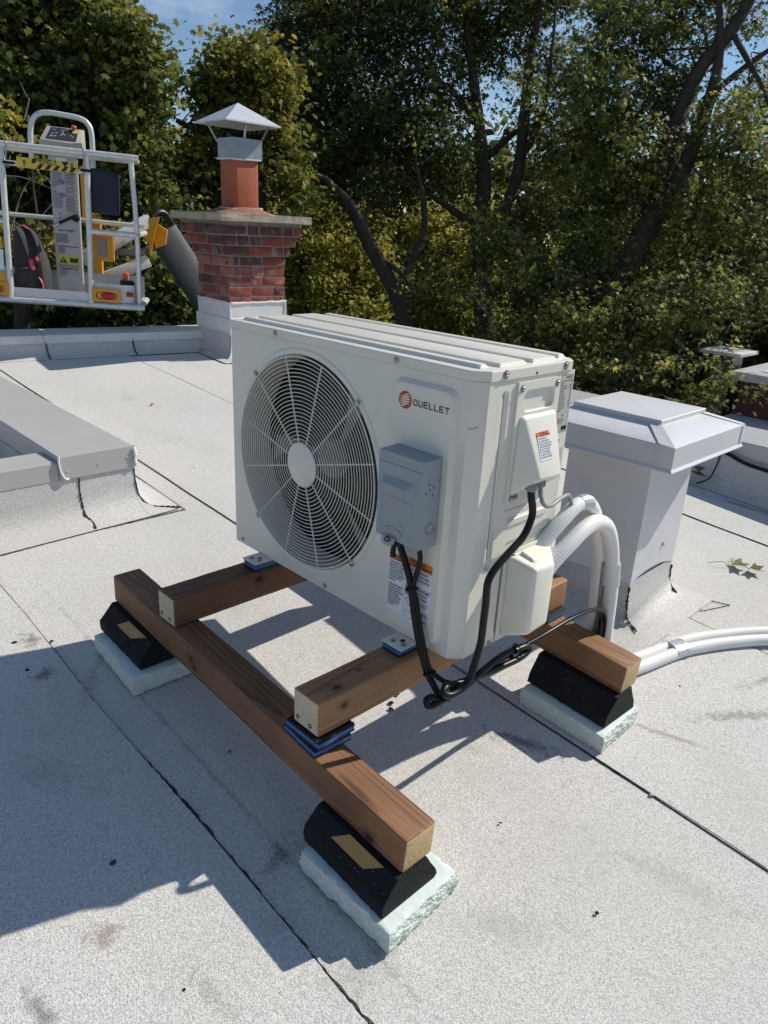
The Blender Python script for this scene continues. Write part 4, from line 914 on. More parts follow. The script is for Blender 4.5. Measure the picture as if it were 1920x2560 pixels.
# warning label on the bulge (bulge face runs from z .571 to .438)
nb = (Vector((0.060, 0, 0.436))-Vector((0.010, 0, 0.571))); dn_ = nb.normalized(); nn = Vector((-dn_.z, 0, dn_.x))
lo_ = Vector((x_+0.010, 0, 0.571))
lp_ = lambda y, s, e=0.0015: Vector((lo_.x, y, lo_.z))+dn_*s+nn*e
sheet('warning_label', [lp_(0.1765, 0.100), lp_(0.2235, 0.100), lp_(0.2235, 0.035), lp_(0.1765, 0.035)], M['paper'], eco)
sheet('label_band', [lp_(0.1765, 0.046, 0.0018), lp_(0.2235, 0.046, 0.0018), lp_(0.2235, 0.035, 0.0018), lp_(0.1765, 0.035, 0.0018)], M['orange'], eco)
put_text('label_print', '\u25b2 WARNING\n\u25b2 AVERTISSEMENT', 0.0048, lp_(0.186, 0.040, 0.0022), (0, 1, 0), -dn_, eco, M['ink'], 0.02)
put_text('label_print', 'RISK OF ELECTRIC SHOCK\nCAN CAUSE INJURY OR DEATH\nDISCONNECT ALL REMOTE ELECTRIC\nPOWER SUPPLIES BEFORE SERVICING\nRISQUE DE CHOC ELECTRIQUE\nPEUT CAUSER DES BLESSURES\nOU LA MORT. COUPER TOUTES\nLES SOURCES AVANT ENTRETIEN', 0.0056, lp_(0.179, 0.0525, 0.0022), (0, 1, 0), -dn_, eco, M['ink'], 0.012, 0.50, 1.08)
# cable glands
for y, z, r in ((0.166, 0.425, 0.0125), (0.202, 0.428, 0.011)):
    b_ = B(); b_.lathe([(r*0.8, 0.012), (r, 0.010), (r, -0.004), (r*1.15, -0.004), (r*1.15, -0.014), (r*0.8, -0.018), (0.0, -0.018)], (W+0.040, y, z), (0, 0.12, 1), 8); b_.build('cable_gland', M['greycable'], eco, smooth=30)
# nameplate
yq = W-0.0012+0.0006
sheet('nameplate', [(yq, 0.294, 0.512), (yq, 0.3435, 0.512), (yq, 0.3435, 0.651), (yq, 0.294, 0.651)], M['nameplate'], un)
b_ = B()
for p, q in (((0.2955, 0.514), (0.342, 0.514)), ((0.342, 0.514), (0.342, 0.6495)), ((0.342, 0.6495), (0.2955, 0.6495)), ((0.2955, 0.6495), (0.2955, 0.514))):
    b_.box((yq+0.0002, min(p[0], q[0])-0.0002, min(p[1], q[1])-0.0002), (yq+0.0004, max(p[0], q[0])+0.0002, max(p[1], q[1])+0.0002))
b_.build('nameplate_border', M['ink'], un, smooth=0)
put_text('label_print', 'OUELLET', 0.006, (yq+0.0005, 0.313, 0.6425), (0, 1, 0), (0, 0, 1), un, M['ink'], 0.02)
rows_ = ['OUTDOOR UNIT / UNITE EXTERIEURE', 'Model No.', 'Rated Cooling Capacity', 'Rated Heating Capacity', 'Power Supply', 'Rated Voltage', 'Max. Overcurrent', 'Min. Circuit Ampacity', 'Compressor RLA', 'Outdoor Fan Motor', 'Design Pressure High', 'Design Pressure Low', 'Refrigerant']
put_text('label_print', '\n'.join(rows_), 0.0052, (yq+0.0005, 0.297, 0.6345), (0, 1, 0), (0, 0, 1), un, M['ink'], 0.012, 0.52, 1.12)
put_text('label_print', '\n'.join(['208/230V', '1 PH 60Hz', '230V', '25A', '18A', '13A', '0.75A', '550 psig', '340 psig', 'R32']), 0.0052, (yq+0.0005, 0.341, 0.6228), (0, 1, 0), (0, 0, 1), un, M['ink'], 0.012, 0.5, 1.12, 'RIGHT')
put_text('label_print', 'A2L', 0.006, (yq+0.0005, 0.314, 0.552), (0, 1, 0), (0, 0, 1), un, M['ink'], 0.015)
put_text('label_print', 'FLAMMABLE REFRIGERANT\nCONFORMS TO UL STD 60335\nCERTIFIED TO CSA STD', 0.0045, (yq+0.0005, 0.297, 0.543), (0, 1, 0), (0, 0, 1), un, M['ink'], 0.012, 0.5, 1.1)
b_ = B(); yy = 0.320
while yy < 0.340:
    w_ = random.choice((0.0004, 0.0008, 0.0012)); b_.box((yq+0.0002, yy, 0.5175), (yq+0.0005, yy+w_, 0.5275)); yy += w_+random.choice((0.0005, 0.0009))
b_.build('barcode', M['ink'], un, smooth=0)
sheet('small_label', [(yq, 0.297, 0.486), (yq, 0.325, 0.486), (yq, 0.325, 0.502), (yq, 0.297, 0.502)], M['paper'], un)
put_text('label_print', '\u25c7R32', 0.010, (yq+0.0004, 0.298, 0.489), (0, 1, 0), (0, 0, 1), un, M['inkgrey'], 0.01, 0.9)
sheet('small_label', [(yq, 0.318, 0.435), (yq, 0.341, 0.435), (yq, 0.341, 0.472), (yq, 0.318, 0.472)], M['nameplate'], un)
# valve cover
vc = B(); x_ = W+0.0005
vc.box((W-0.001, 0.148, 0.004), (W+0.0045, 0.341, 0.243), 0.002, 2); vco = vc.build('valve_cover', M['paint2'], un, smooth=30)
b_ = B(); b_.hexa([(x_, 0.157, 0.012), (x_, 0.335, 0.012), (x_, 0.335, 0.236), (x_, 0.157, 0.236)], [(x_+0.078, 0.172, 0.044), (x_+0.078, 0.252, 0.050), (x_+0.078, 0.252, 0.214), (x_+0.078, 0.170, 0.222)], 0.011, 4); b_.build('cover_bulge', M['paint2'], vco, smooth=50)
b_ = B(); b_.hexa([(x_+0.012, 0.192, 0.2300), (x_+0.060, 0.192, 0.2200), (x_+0.060, 0.216, 0.2185), (x_+0.012, 0.216, 0.2290)], [(x_+0.016, 0.195, 0.2420), (x_+0.050, 0.195, 0.2330), (x_+0.050, 0.213, 0.2320), (x_+0.016, 0.213, 0.2410)], 0.002, 2); b_.build('cover_tab', M['paint2'], vco)
panscrew(vco, (x_+0.006, 0.178, 0.2385), (0.3, 0, 1), 0.0045)

# logo and lettering in the pressed recess
ly = -0.0115-0.0006
lc = Vector((0.7185, ly, 0.5915)); lr = 0.0200
b_ = B(); b_.face([lc+Vector((math.cos(t)*lr, 0, math.sin(t)*lr)) for t in np.linspace(0, 2*math.pi, 48, endpoint=False)]); b_.build('logo_disc', M['red'], un, smooth=0)
for k in range(5):
    b_ = B(); c0 = 0.0105-0.0052*k; top_, bot_ = [], []
    hw_ = math.sqrt(max(1e-9, (lr*0.90)**2-(c0)**2))*0.94
    for j in range(15):
        s = j/14; x = -hw_+2*hw_*s; wv = 0.0026*math.sin((s-0.5)*math.pi*1.7)+0.0022*(s-0.5); th_ = 0.0019*math.sin(s*math.pi)**0.55
        top_.append(lc+Vector((x, -0.0003, c0+wv+th_))); bot_.append(lc+Vector((x, -0.0003, c0+wv-th_)))
    b_.loft([bot_, top_], closed=False); b_.build('logo_wave', M['paint2'], un, smooth=0)
def stroke(pts, w, closed=False):
    """flat ribbon along a 2-D path in the front plane"""
    n = len(pts); L_, R_ = [], []
    for k in range(n):
        a = Vector(pts[k-1] if (closed or k) else pts[k]); c = Vector(pts[(k+1) % n] if (closed or k < n-1) else pts[k]); q = Vector(pts[k])
        d = (c-a).normalized(); m_ = Vector((-d.y, d.x)); d1 = (q-a).normalized() if (q-a).length > 1e-9 else d; sc = 1/max(0.6, abs(Vector((-d1.y, d1.x)).dot(m_)))
        for side, out in ((1, L_), (-1, R_)): p = q+m_*w*0.5*sc*side; out.append(Vector((p.x, ly, p.y)))
    if closed: L_.append(L_[0]); R_.append(R_[0])
    return B().loft([L_, R_], closed=False).build('brand_letter', M['ink'], un, smooth=0)
def arc(cx, cy, r, a0, a1, n=6): return [(cx+math.cos(a0+(a1-a0)*k/n)*r, cy+math.sin(a0+(a1-a0)*k/n)*r) for k in range(n+1)]
lw, lh, ls, lx, lz = 0.0128, 0.0146, 0.0027, 0.7435, 0.5835
for ch_ in 'OUELLET':
    x0_, x1_, y0_, y1_ = lx+ls/2, lx+lw-ls/2, lz+ls/2, lz+lh-ls/2; r_ = 0.0030; hp_ = math.pi/2
    if ch_ == 'O': stroke(arc(x1_-r_, y1_-r_, r_, 0, hp_)+arc(x0_+r_, y1_-r_, r_, hp_, 2*hp_)+arc(x0_+r_, y0_+r_, r_, 2*hp_, 3*hp_)+arc(x1_-r_, y0_+r_, r_, 3*hp_, 4*hp_), ls, True)
    elif ch_ == 'U': stroke([(x0_, lz+lh)]+arc(x0_+r_, y0_+r_, r_, 2*hp_, 3*hp_)+arc(x1_-r_, y0_+r_, r_, 3*hp_, 4*hp_)+[(x1_, lz+lh)], ls)
    elif ch_ == 'L': stroke([(x0_, lz+lh), (x0_, y0_), (lx+lw*0.9, y0_)], ls)
    elif ch_ == 'E':
        stroke([(lx+lw*0.95, y1_), (x0_, y1_), (x0_, y0_), (lx+lw*0.95, y0_)], ls); stroke([(x0_+ls*0.5, (y0_+y1_)/2), (lx+lw*0.88, (y0_+y1_)/2)], ls)
    else: stroke([(lx-0.0004, y1_), (lx+lw+0.0004, y1_)], ls); stroke([((x0_+x1_)/2, y1_-ls*0.5), ((x0_+x1_)/2, lz)], ls)
    lx += 0.0158 if ch_ != 'L' else 0.0150
# warning labels, lower right of the front
wl = ly; before_ = set(un.children)
sheet('warning_label', [(0.689, wl, 0.053), (0.742, wl, 0.053), (0.742, wl, 0.208), (0.689, wl, 0.208)], M['paper'], un)
sheet('label_band', [(0.6895, wl-.0003, 0.190), (0.7415, wl-.0003, 0.190), (0.7415, wl-.0003, 0.2075), (0.6895, wl-.0003, 0.2075)], M['orange'], un)
put_text('label_print', '\u25b2 WARNING\n\u25b2 AVERTISSEMENT', 0.0072, (0.693, wl-.0006, 0.2005), (1, 0, 0), (0, 0, 1), un, M['ink'], 0.02, 0.8)
put_text('label_print', 'FOR THE LOCATION OF WARNING\nMEANS IN THE DUCT, LINE AND\nUNIT, REFER TO INSTALLATION\nOR OTHER MANUALS. FOR THE\nPROPER USE OF THE REFRIGERANT\nTHE SPECIFIC APPLIANCE SEE\nINSTRUCTIONS', 0.0078, (0.691, wl-.0005, 0.181), (1, 0, 0), (0, 0, 1), un, M['ink'], 0.015, 0.43, 1.0)
put_text('label_print', 'RISQUE D\'INCENDIE. LES DISPOSITIFS\nAUXILIAIRES POUVANT ETRE DES\nSOURCES D\'INFLAMMATION DANS LES\nCONDUITS AUTRES QUE LES\nDISPOSITIFS ET APPAREILS LISTES\nPOUR UNE UTILISATION AVEC\nL\'APPAREIL SPECIFIQUE. VOIR\nINSTRUCTIONS', 0.0078, (0.691, wl-.0005, 0.121), (1, 0, 0), (0, 0, 1), un, M['ink'], 0.015, 0.38, 1.0)
sheet('warning_label', [(0.745, wl, 0.046), (0.831, wl, 0.046), (0.831, wl, 0.216), (0.745, wl, 0.216)], M['paper'], un)
sheet('label_band', [(0.7455, wl-.0003, 0.194), (0.8305, wl-.0003, 0.194), (0.8305, wl-.0003, 0.2155), (0.7455, wl-.0003, 0.2155)], M['orange'], un)
put_text('label_print', '\u25b2 WARNING\n\u25b2 AVERTISSEMENT', 0.0098, (0.756, wl-.0006, 0.2065), (1, 0, 0), (0, 0, 1), un, M['ink'], 0.02, 0.88)
put_text('label_print', 'RISK OF FIRE. FLAMMABLE REFRIGERANT\nUSED. TO BE REPAIRED ONLY BY TRAINED\nSERVICE PERSONNEL. DO NOT PUNCTURE\nREFRIGERANT TUBING', 0.0098, (0.748, wl-.0005, 0.1835), (1, 0, 0), (0, 0, 1), un, M['ink'], 0.012, 0.40, 1.05)
put_text('label_print', 'RISQUE D\'INCENDIE. REFRIGERANT INFLAMMABLE\nREPARATION PAR UNE PERSONNE QUALIFIEE\nSEULEMENT. NE PAS PERFORER LA TUBULURE', 0.0098, (0.748, wl-.0005, 0.1375), (1, 0, 0), (0, 0, 1), un, M['ink'], 0.012, 0.355, 1.05)
b_ = B(); b_.box((0.7465, wl-.0004, 0.1465), (0.8295, wl-.0002, 0.1471)); b_.build('label_rule', M['ink'], un, smooth=0)
put_text('label_print', 'Refrigerant Safety Group\ngroupe de s\u00e9curit\u00e9 du\nr\u00e9frig\u00e9rant', 0.0066, (0.784, wl-.0005, 0.107), (1, 0, 0), (0, 0, 1), un, M['ink'], 0.008, 0.62)
put_text('label_print', 'A2L R32', 0.0150, (0.781, wl-.0005, 0.0755), (1, 0, 0), (0, 0, 1), un, M['ink'], 0.008, 0.85)
b_ = B(); q = Vector((0.763, wl-.0005, 0.102))
for k in range(4):
    a, c = math.pi/2*k, math.pi/2*(k+1)
    b_.face([q+Vector((math.cos(a)*0.014, 0, math.sin(a)*0.014)), q+Vector((math.cos(c)*0.014, 0, math.sin(c)*0.014)), q+Vector((math.cos(c)*0.0115, 0, math.sin(c)*0.0115)), q+Vector((math.cos(a)*0.0115, 0, math.sin(a)*0.0115))])
b_.build('label_diamond', M['red'], un, smooth=0)
def outline(pts, t, m, parent, name):
    b = B(); n = len(pts)
    for i in range(n):
        a, c = Vector(pts[i]), Vector(pts[(i+1) % n]); d = (c-a).normalized(); s = d.cross(Vector((0, 1, 0)))*t
        b.face([a-s, c-s, c+s, a+s])
    return b.build(name, m, parent, smooth=0)
outline([(0.752, wl-.0005, 0.056), (0.765, wl-.0005, 0.0535), (0.778, wl-.0005, 0.056), (0.778, wl-.0005, 0.073), (0.765, wl-.0005, 0.0705), (0.752, wl-.0005, 0.073)], 0.0005, M['ink'], un, 'label_book')
outline([(0.800, wl-.0005, 0.0545), (0.822, wl-.0005, 0.0545), (0.8265, wl-.0005, 0.062), (0.822, wl-.0005, 0.0685), (0.800, wl-.0005, 0.0685), (0.7965, wl-.0005, 0.062)], 0.0005, M['ink'], un, 'label_emblem')
sheet('label_emblem', [(0.803, wl-.0005, 0.0605), (0.820, wl-.0005, 0.0605), (0.820, wl-.0005, 0.0640), (0.803, wl-.0005, 0.0640)], M['ink'], un)

for o in un.children:
    if o not in before_: o.location = (0.0085, 0, 0.0068)
# ------------------------------------------------------------------ disconnect box on the front panel
dbx = thing('disconnect_box', 'grey metal electrical disconnect box mounted beside the fan grille', 'electrical box', (0.765, 0.0, 0.378)); DO = Vector(dbx.location)
b_ = B(); b_.box(Vector((0.700, -0.052, 0.281))-DO, Vector((0.832, 0.0082, 0.474))-DO, 0.0015, 2); b_.build('enclosure', M['grey'], dbx, smooth=30)
# cover: front sheet with pressed bump and folded top and sides
b_ = B(); PD = lambda u, v, d: Vector((u, -0.0595+d, v))-DO
plate_recess(b_, PD, 0.697, 0.834, 0.276, 0.4555, 0.7600, 0.4010, 0.0530, 0.0255, 0.012, -0.0150, 0.016)
plate_recess(b_, PD, 0.697, 0.834, 0.4565, 0.4805, 0.7655, 0.4685, 0.060, 0.004, 0.003, 0.0003, 0.001)
f_ = lambda *p: b_.face([Vector(q)-DO for q in p])
f_((0.697, -0.0595, 0.4805), (0.834, -0.0595, 0.4805), (0.834, 0.0075, 0.4835), (0.697, 0.0075, 0.4835))
f_((0.834, -0.0595, 0.276), (0.8345, -0.004, 0.276), (0.8345, -0.004, 0.43), (0.834, -0.0595, 0.43))
f_((0.834, -0.0595, 0.430), (0.8345, -0.012, 0.430), (0.8345, 0.006, 0.445), (0.8345, 0.0075, 0.4835), (0.834, -0.0595, 0.4805))
f_((0.697, -0.0595, 0.276), (0.697, -0.0595, 0.4805), (0.697, 0.0, 0.4825), (0.697, 0.0, 0.45), (0.697, -0.03, 0.43), (0.697, -0.03, 0.276))
bmesh.ops.recalc_face_normals(b_.bm, faces=b_.bm.faces)
b_.build('cover', M['grey'], dbx, smooth=35)
b_ = B(); b_.lathe([(0.0155, 0.0002), (0.0155, 0.0006), (0.0148, 0.0006), (0.0148, 0.0002), (0.0112, 0.0002), (0.0112, 0.0006), (0.0105, 0.0006), (0.0105, 0.0002)], Vector((0.8345, -0.026, 0.322))-DO, (1, 0, 0), 28); b_.build('knockout', M['greycable'], dbx, smooth=0)
for y, z in ((-0.037, 0.428), (-0.036, 0.416), (-0.023, 0.419), (-0.047, 0.408), (-0.026, 0.401)):
    b_ = B(); b_.lathe([(0, 0.0008), (0.0018, 0.0008), (0.0019, 0.0)], Vector((0.8345, y, z))-DO, (1, 0, 0), 10); b_.build('hole', M['dark'], dbx)
b_ = B(); c0 = Vector((0.745, -0.066, 0.279))-DO
b_.prism([(math.cos(t)*0.021, math.sin(t)*0.0125-0.004) for t in np.linspace(math.pi, 2*math.pi, 14)]+[(0.021, 0.004), (-0.021, 0.004)], lambda u, v, t: c0+Vector((u, t+v*0.25, v)), -0.0006, 0.0006); b_.build('hasp', M['grey'], dbx, smooth=20)
b_ = B(); b_.tube([c0+Vector((0.003+math.cos(t)*0.0055, -0.004-abs(math.sin(t*0.5))*0.004, 0.001+math.sin(t)*0.0055)) for t in np.linspace(0, 2*math.pi, 20)], 0.0016, 6, caps=False); b_.build('wire_seal', M['cable'], dbx)
# scribbles and embossed marks left on the cover
def scribble(pts, w=0.0006, m=None):
    b = B(); b.tube([Vector((p[0], -0.0599, p[1]))-DO for p in spline(pts, 5)], w, 4); return b.build('scribble', m or M['inkgrey'], dbx)
scribble([(0.726, 0.303), (0.734, 0.304), (0.746, 0.310), (0.757, 0.309), (0.770, 0.305), (0.779, 0.299), (0.783, 0.292)], 0.0004)
scribble([(0.772, 0.320), (0.777, 0.321), (0.781, 0.314), (0.786, 0.311)], 0.0004)
outline([Vector((0.741, -0.0600, 0.288))-DO, Vector((0.776, -0.0600, 0.288))-DO, Vector((0.778, -0.0600, 0.300))-DO, Vector((0.741, -0.0600, 0.302))-DO], 0.0003, M['greycable'], dbx, 'embossed_mark')

dbx.location = DO+Vector((0.0085, -0.0118, 0.005))
# ------------------------------------------------------------------ cables
def cable(name, label, pts, r, m, group=None, n=10):
    P = spline(pts, 8); o0 = P[0]; b = B(); b.tube([p-o0 for p in P], r, n); o = b.build(name, m, loc=o0, smooth=60); return tag(o, label, 'cable', group)
g_ = 'black power cables of the unit'
cable('power_cable', 'short cut black cable stub poking from the disconnect box', [(0.738, -0.040, 0.279), (0.7375, -0.040, 0.255), (0.736, -0.041, 0.232), (0.7365, -0.040, 0.222)], 0.0065, M['cable'], g_)
cable('power_cable', 'thick black cable dropping from the disconnect box across the warning label', [(0.751, -0.036, 0.290), (0.754, -0.037, 0.258), (0.772, -0.036, 0.222), (0.793, -0.034, 0.171), (0.806, -0.034, 0.117), (0.826, -0.034, 0.049), (0.850, -0.033, -0.010), (0.866, -0.030, -0.045), (0.885, -0.028, -0.068), (0.915, -0.035, -0.085), (0.930, -0.055, -0.075), (0.922, -0.075, -0.060), (0.918, -0.088, -0.064), (0.926, -0.085, -0.078), (0.938, -0.05, -0.068), (0.946, 0.01, -0.058), (0.946, 0.08, -0.040), (0.944, 0.158, -0.030), (0.945, 0.24, -0.036), (0.944, 0.250, -0.055), (0.945, 0.225, -0.066), (0.945, 0.13, -0.060)], [0.0085]*90+[0.0085]*79, M['cable'], g_)
cable('power_cable', 'thinner black cable joining it from the box corner', [(0.8125, -0.030, 0.290), (0.8105, -0.030, 0.259), (0.814, -0.030, 0.236), (0.805, -0.030, 0.192), (0.799, -0.031, 0.165), (0.806, -0.029, 0.140), (0.8165, -0.029, 0.110), (0.836, -0.029, 0.045), (0.858, -0.028, -0.012), (0.874, -0.022, -0.040), (0.905, -0.005, -0.058), (0.93, 0.03, -0.062), (0.936, 0.08, -0.050), (0.938, 0.16, -0.045), (0.943, 0.26, -0.038), (0.949, 0.33, -0.032), (0.950, 0.40, -0.030), (0.950, 0.455, -0.028), (0.947, 0.515, -0.036), (0.944, 0.555, -0.044), (0.940, 0.60, -0.056), (0.936, 0.65, -0.085), (0.934, 0.665, -0.14), (0.934, 0.67, -0.22)], 0.0062, M['cable'], g_)
cable('power_cable', 'thick black cable curving from the wiring cover down to the loops', [(0.959, 0.165, 0.420), (0.960, 0.168, 0.395), (0.961, 0.181, 0.347), (0.961, 0.157, 0.300), (0.960, 0.109, 0.271), (0.959, 0.062, 0.242), (0.959, 0.041, 0.213), (0.959, 0.042, 0.163), (0.959, 0.041, 0.119), (0.959, 0.040, 0.067), (0.959, 0.033, 0.036), (0.959, 0.022, 0.000), (0.959, 0.010, -0.029), (0.957, -0.014, -0.047), (0.953, -0.046, -0.050), (0.945, -0.062, -0.042), (0.938, -0.045, -0.036), (0.938, 0.0, -0.045), (0.944, 0.08, -0.052), (0.952, 0.16, -0.055), (0.955, 0.225, -0.056), (0.955, 0.255, -0.044), (0.953, 0.24, -0.032), (0.950, 0.20, -0.030)], 0.0088, M['cable'], g_)
cable('power_cable', 'second thin black cable passing over the rear timber', [(0.930, -0.01, -0.066), (0.938, 0.06, -0.056), (0.940, 0.16, -0.040), (0.952, 0.27, -0.030), (0.957, 0.34, -0.024), (0.957, 0.42, -0.022), (0.956, 0.48, -0.026), (0.952, 0.54, -0.036), (0.950, 0.60, -0.050), (0.946, 0.655, -0.085), (0.946, 0.672, -0.14), (0.944, 0.676, -0.22)], 0.0058, M['cable'], g_)
cable('control_cable', 'slim grey cable from the wiring cover to the white insulated line', [(0.959, 0.202, 0.415), (0.960, 0.206, 0.390), (0.963, 0.222, 0.362), (0.962, 0.255, 0.353), (0.955, 0.30, 0.357), (0.948, 0.345, 0.356), (0.940, 0.372, 0.340), (0.936, 0.40, 0.300)], 0.0052, M['greycable'])
def cable_tie(label, c, ax, r):
    b = B(); ax = Vector(ax).normalized(); a = Vector((0, 0, 1)) if abs(ax.z) < .9 else Vector((1, 0, 0)); U = (a-ax*a.dot(ax)).normalized(); V2 = ax.cross(U)
    b.tube([(U*math.cos(t)+V2*math.sin(t)*0.62)*r for t in np.linspace(0, 2*math.pi, 22)], 0.0022, 6, caps=False)
    b.box((-0.004, -r-0.003, -0.003), (0.004, -r+0.003, 0.003))
    return tag(b.build('cable_tie', M['cable'], loc=c), label, 'cable tie', 'black cable ties on the cables')
cable_tie('black cable tie holding the two cables in front of the warning label', (0.798, -0.033, 0.160), (0.2, 0, -1), 0.017)
cable_tie('black cable tie below the bottom edge of the front panel', (0.868, -0.026, -0.040), (0.4, 0.2, -1), 0.017)
cable_tie('black cable tie on the looped cables', (0.928, -0.03, -0.060), (0.2, 1, 0.1), 0.026)
cable_tie('black cable tie near the folded end of the cable bundle', (0.946, 0.215, -0.045), (0.1, 1, 0.1), 0.026)

# ------------------------------------------------------------------ insulated refrigerant lines
def ribbed(name, label, pts, r, tapes):
    P = spline(pts, 40); o0 = P[0].copy(); acc = [0.0]
    for a, c in zip(P[:-1], P[1:]): acc.append(acc[-1]+(c-a).length)
    t = thing(name, label, 'pipe', o0, group='white insulated refrigerant lines')
    b = B(); R_ = [r*(1+0.010*math.sin(s/0.0080*2*math.pi)+0.01*math.sin(s*23)) for s in acc]
    b.tube([p-o0 for p in P], R_, 18); b.build('insulation', M['insul'], t, smooth=70)
    for s0, s1 in tapes:
        ii = [i for i, s in enumerate(acc) if s0 <= s <= s1]
        if len(ii) > 2:
            b = B(); b.tube([P[i]-o0 for i in ii], [r*1.045+0.0008*math.sin(i*1.9) for i in ii], 18, caps=False); b.build('tape_wrap', M['tape'], t, smooth=70)
    return t, acc[-1]
tgt1 = [(0.938, 0.285, 0.140), (0.948, 0.325, 0.185), (0.955, 0.378, 0.219), (0.955, 0.438, 0.243), (0.951, 0.505, 0.245), (0.945, 0.575, 0.214), (0.938, 0.632, 0.150), (0.935, 0.668, 0.070), (0.937, 0.687, -0.03), (0.941, 0.692, -0.15), (0.945, 0.700, -0.25), (0.950, 0.740, -0.325), (0.960, 0.83, -0.356), (0.978, 0.92, -0.362), (1.012, 1.09, -0.364), (1.04, 1.18, -0.3635), (1.10, 1.31, -0.3645), (1.19, 1.46, -0.3675), (1.35, 1.68, -0.374), (1.75, 2.1, -0.393), (2.6, 2.55, -0.44), (3.8, 2.65, -0.517)]
ribbed('insulated_line', 'front white insulated refrigerant line arching highest toward the viewer', tgt1, 0.0215, ())
tgt2 = [(0.915, 0.270, 0.200), (0.925, 0.300, 0.235), (0.935, 0.358, 0.282), (0.935, 0.418, 0.308), (0.930, 0.478, 0.302), (0.920, 0.543, 0.255), (0.908, 0.603, 0.18), (0.901, 0.652, 0.09), (0.899, 0.672, -0.02), (0.900, 0.688, -0.15), (0.903, 0.715, -0.25), (0.912, 0.765, -0.32), (0.924, 0.86, -0.350), (0.945, 0.955, -0.357), (0.980, 1.125, -0.359), (1.006, 1.215, -0.3585), (1.066, 1.345, -0.360), (1.155, 1.495, -0.363), (1.315, 1.715, -0.370), (1.72, 2.145, -0.389), (2.58, 2.60, -0.436), (3.78, 2.70, -0.513)]
ribbed('insulated_line', 'rear white insulated refrigerant line with silver tape at its crest', tgt2, 0.0195, ((0.20, 0.265),))
# shared tape bands and a dark tube filling the gap between the lines
def band(label, c0, c1, rx, ry, axis_u):
    b = B(); c0, c1, U = Vector(c0), Vector(c1), Vector(axis_u).normalized(); T = (c1-c0).normalized(); V2 = T.cross(U).normalized(); n = 9; lp = []
    for k in range(n):
        c = c0.lerp(c1, k/(n-1)); e = 1+random.uniform(-.02, .03); lp.append([c-c0+(U*math.cos(t)*rx+V2*math.sin(t)*ry)*e for t in np.linspace(0, 2*math.pi, 24, endpoint=False)])
    b.loft(lp, True, True, True); return tag(b.build('tape_band', M['tape'], loc=c0, smooth=60), label, 'tape', 'silver tape bands round the lines')
band('silver tape band round the two upright insulated lines', (0.916, 0.672, 0.075), (0.918, 0.684, 0.000), 0.0435, 0.0238, (1, 0, 0))
band('silver tape band round the two insulated lines on the roof', (0.990, 1.095, -0.3605), (1.010, 1.155, -0.3605), 0.0440, 0.0240, (0.92, -0.36, 0.02))
cable('gap_tube', 'dark grey tube filling the gap between the two upright insulated lines', [(0.918, 0.650, 0.075), (0.916, 0.662, 0.0), (0.913, 0.672, -0.08), (0.912, 0.676, -0.16), (0.914, 0.68, -0.26)], 0.0065, M['greycable'])

# ------------------------------------------------------------------ boom lift with work basket beyond the parapet
bo = Vector((-3.97795, 1.28111, 0.28330))
bu = Vector((0.53590, 0.84338, -0.03905)); bv = Vector((-0.84402, 0.53631, 0.0)); bw = Vector((0.02094, 0.03296, 0.99924))
lift = thing('boom_lift', 'aluminium work basket of a boom lift hovering beyond the left parapet', 'boom lift', bo)
def K(u, v, w): return bu*u+bv*v+bw*w
def KW(u, v, w): return bo+K(u, v, w)
def ktube(name, pts, r=0.021, m='alu', parent=lift, n=12, sm=6):
    b = B(); b.tube([K(*p) for p in (spline(pts, sm) if len(pts) > 2 else pts)], r, n); return b.build(name, M[m], parent, smooth=60)
UL, UR, VB = -1.25, 0.352, 0.62
def kbox(name, lo, hi, m, bev=0.003, parent=lift, seg=2):
    b = B(); b.box((0, 0, 0), (1, 1, 1), 0)
    for v in b.bm.verts: v.co = Vector([lo[i]+(hi[i]-lo[i])*v.co[i] for i in range(3)])
    if bev: bmesh.ops.bevel(b.bm, geom=b.bm.edges[:], offset=bev, segments=seg, affect='EDGES')
    for v in b.bm.verts: v.co = K(*v.co)
    return b.build(name, M[m], parent, smooth=40)
# rails
ktube('top_rail', [(UL, 0, 1.075), (0.25, 0, 1.075), (0.315, 0.02, 1.072), (0.335, 0.08, 1.068), (0.335, VB-0.3, 1.068)], 0.021)
ktube('top_rail', [(UL, VB-0.3, 1.068), (0.335, VB-0.3, 1.068)], 0.020)
ktube('bottom_rail', [(UL, 0, 0.0), (0.26, 0, 0.0), (0.33, 0.03, 0.0), (0.352, 0.10, 0.0), (0.352, VB, 0.0)], 0.024)
ktube('bottom_rail', [(UL, VB, 0.0), (0.352, VB, 0.0)], 0.024)
ktube('mid_rail', [(0.012, 0, 0.540), (0.29, 0, 0.538), (0.345, 0.02, 0.538), (0.352, 0.07, 0.538), (0.352, VB, 0.545)], 0.021)
ktube('mid_rail', [(UL, VB, 0.60), (0.352, VB, 0.60)], 0.018)
ktube('mid_rail', [(UL, 0, 0.560), (-0.575, 0, 0.560)], 0.020)
ktube('post', [(0.018, 0, 1.06), (0.012, 0, 0.6), (0.0, 0, 0.0)], 0.021)
ktube('post', [(0.322, 0.03, 1.06), (0.352, 0.02, 0.55), (0.352, 0.05, 0.01)], 0.019)
ktube('post', [(-0.555, 0, 1.06), (-0.565, 0, 0.56), (-0.575, 0, 0.01)], 0.021)
ktube('gate_bar', [(-0.56, 0.0, 0.955), (0.01, 0.0, 0.945)], 0.017)
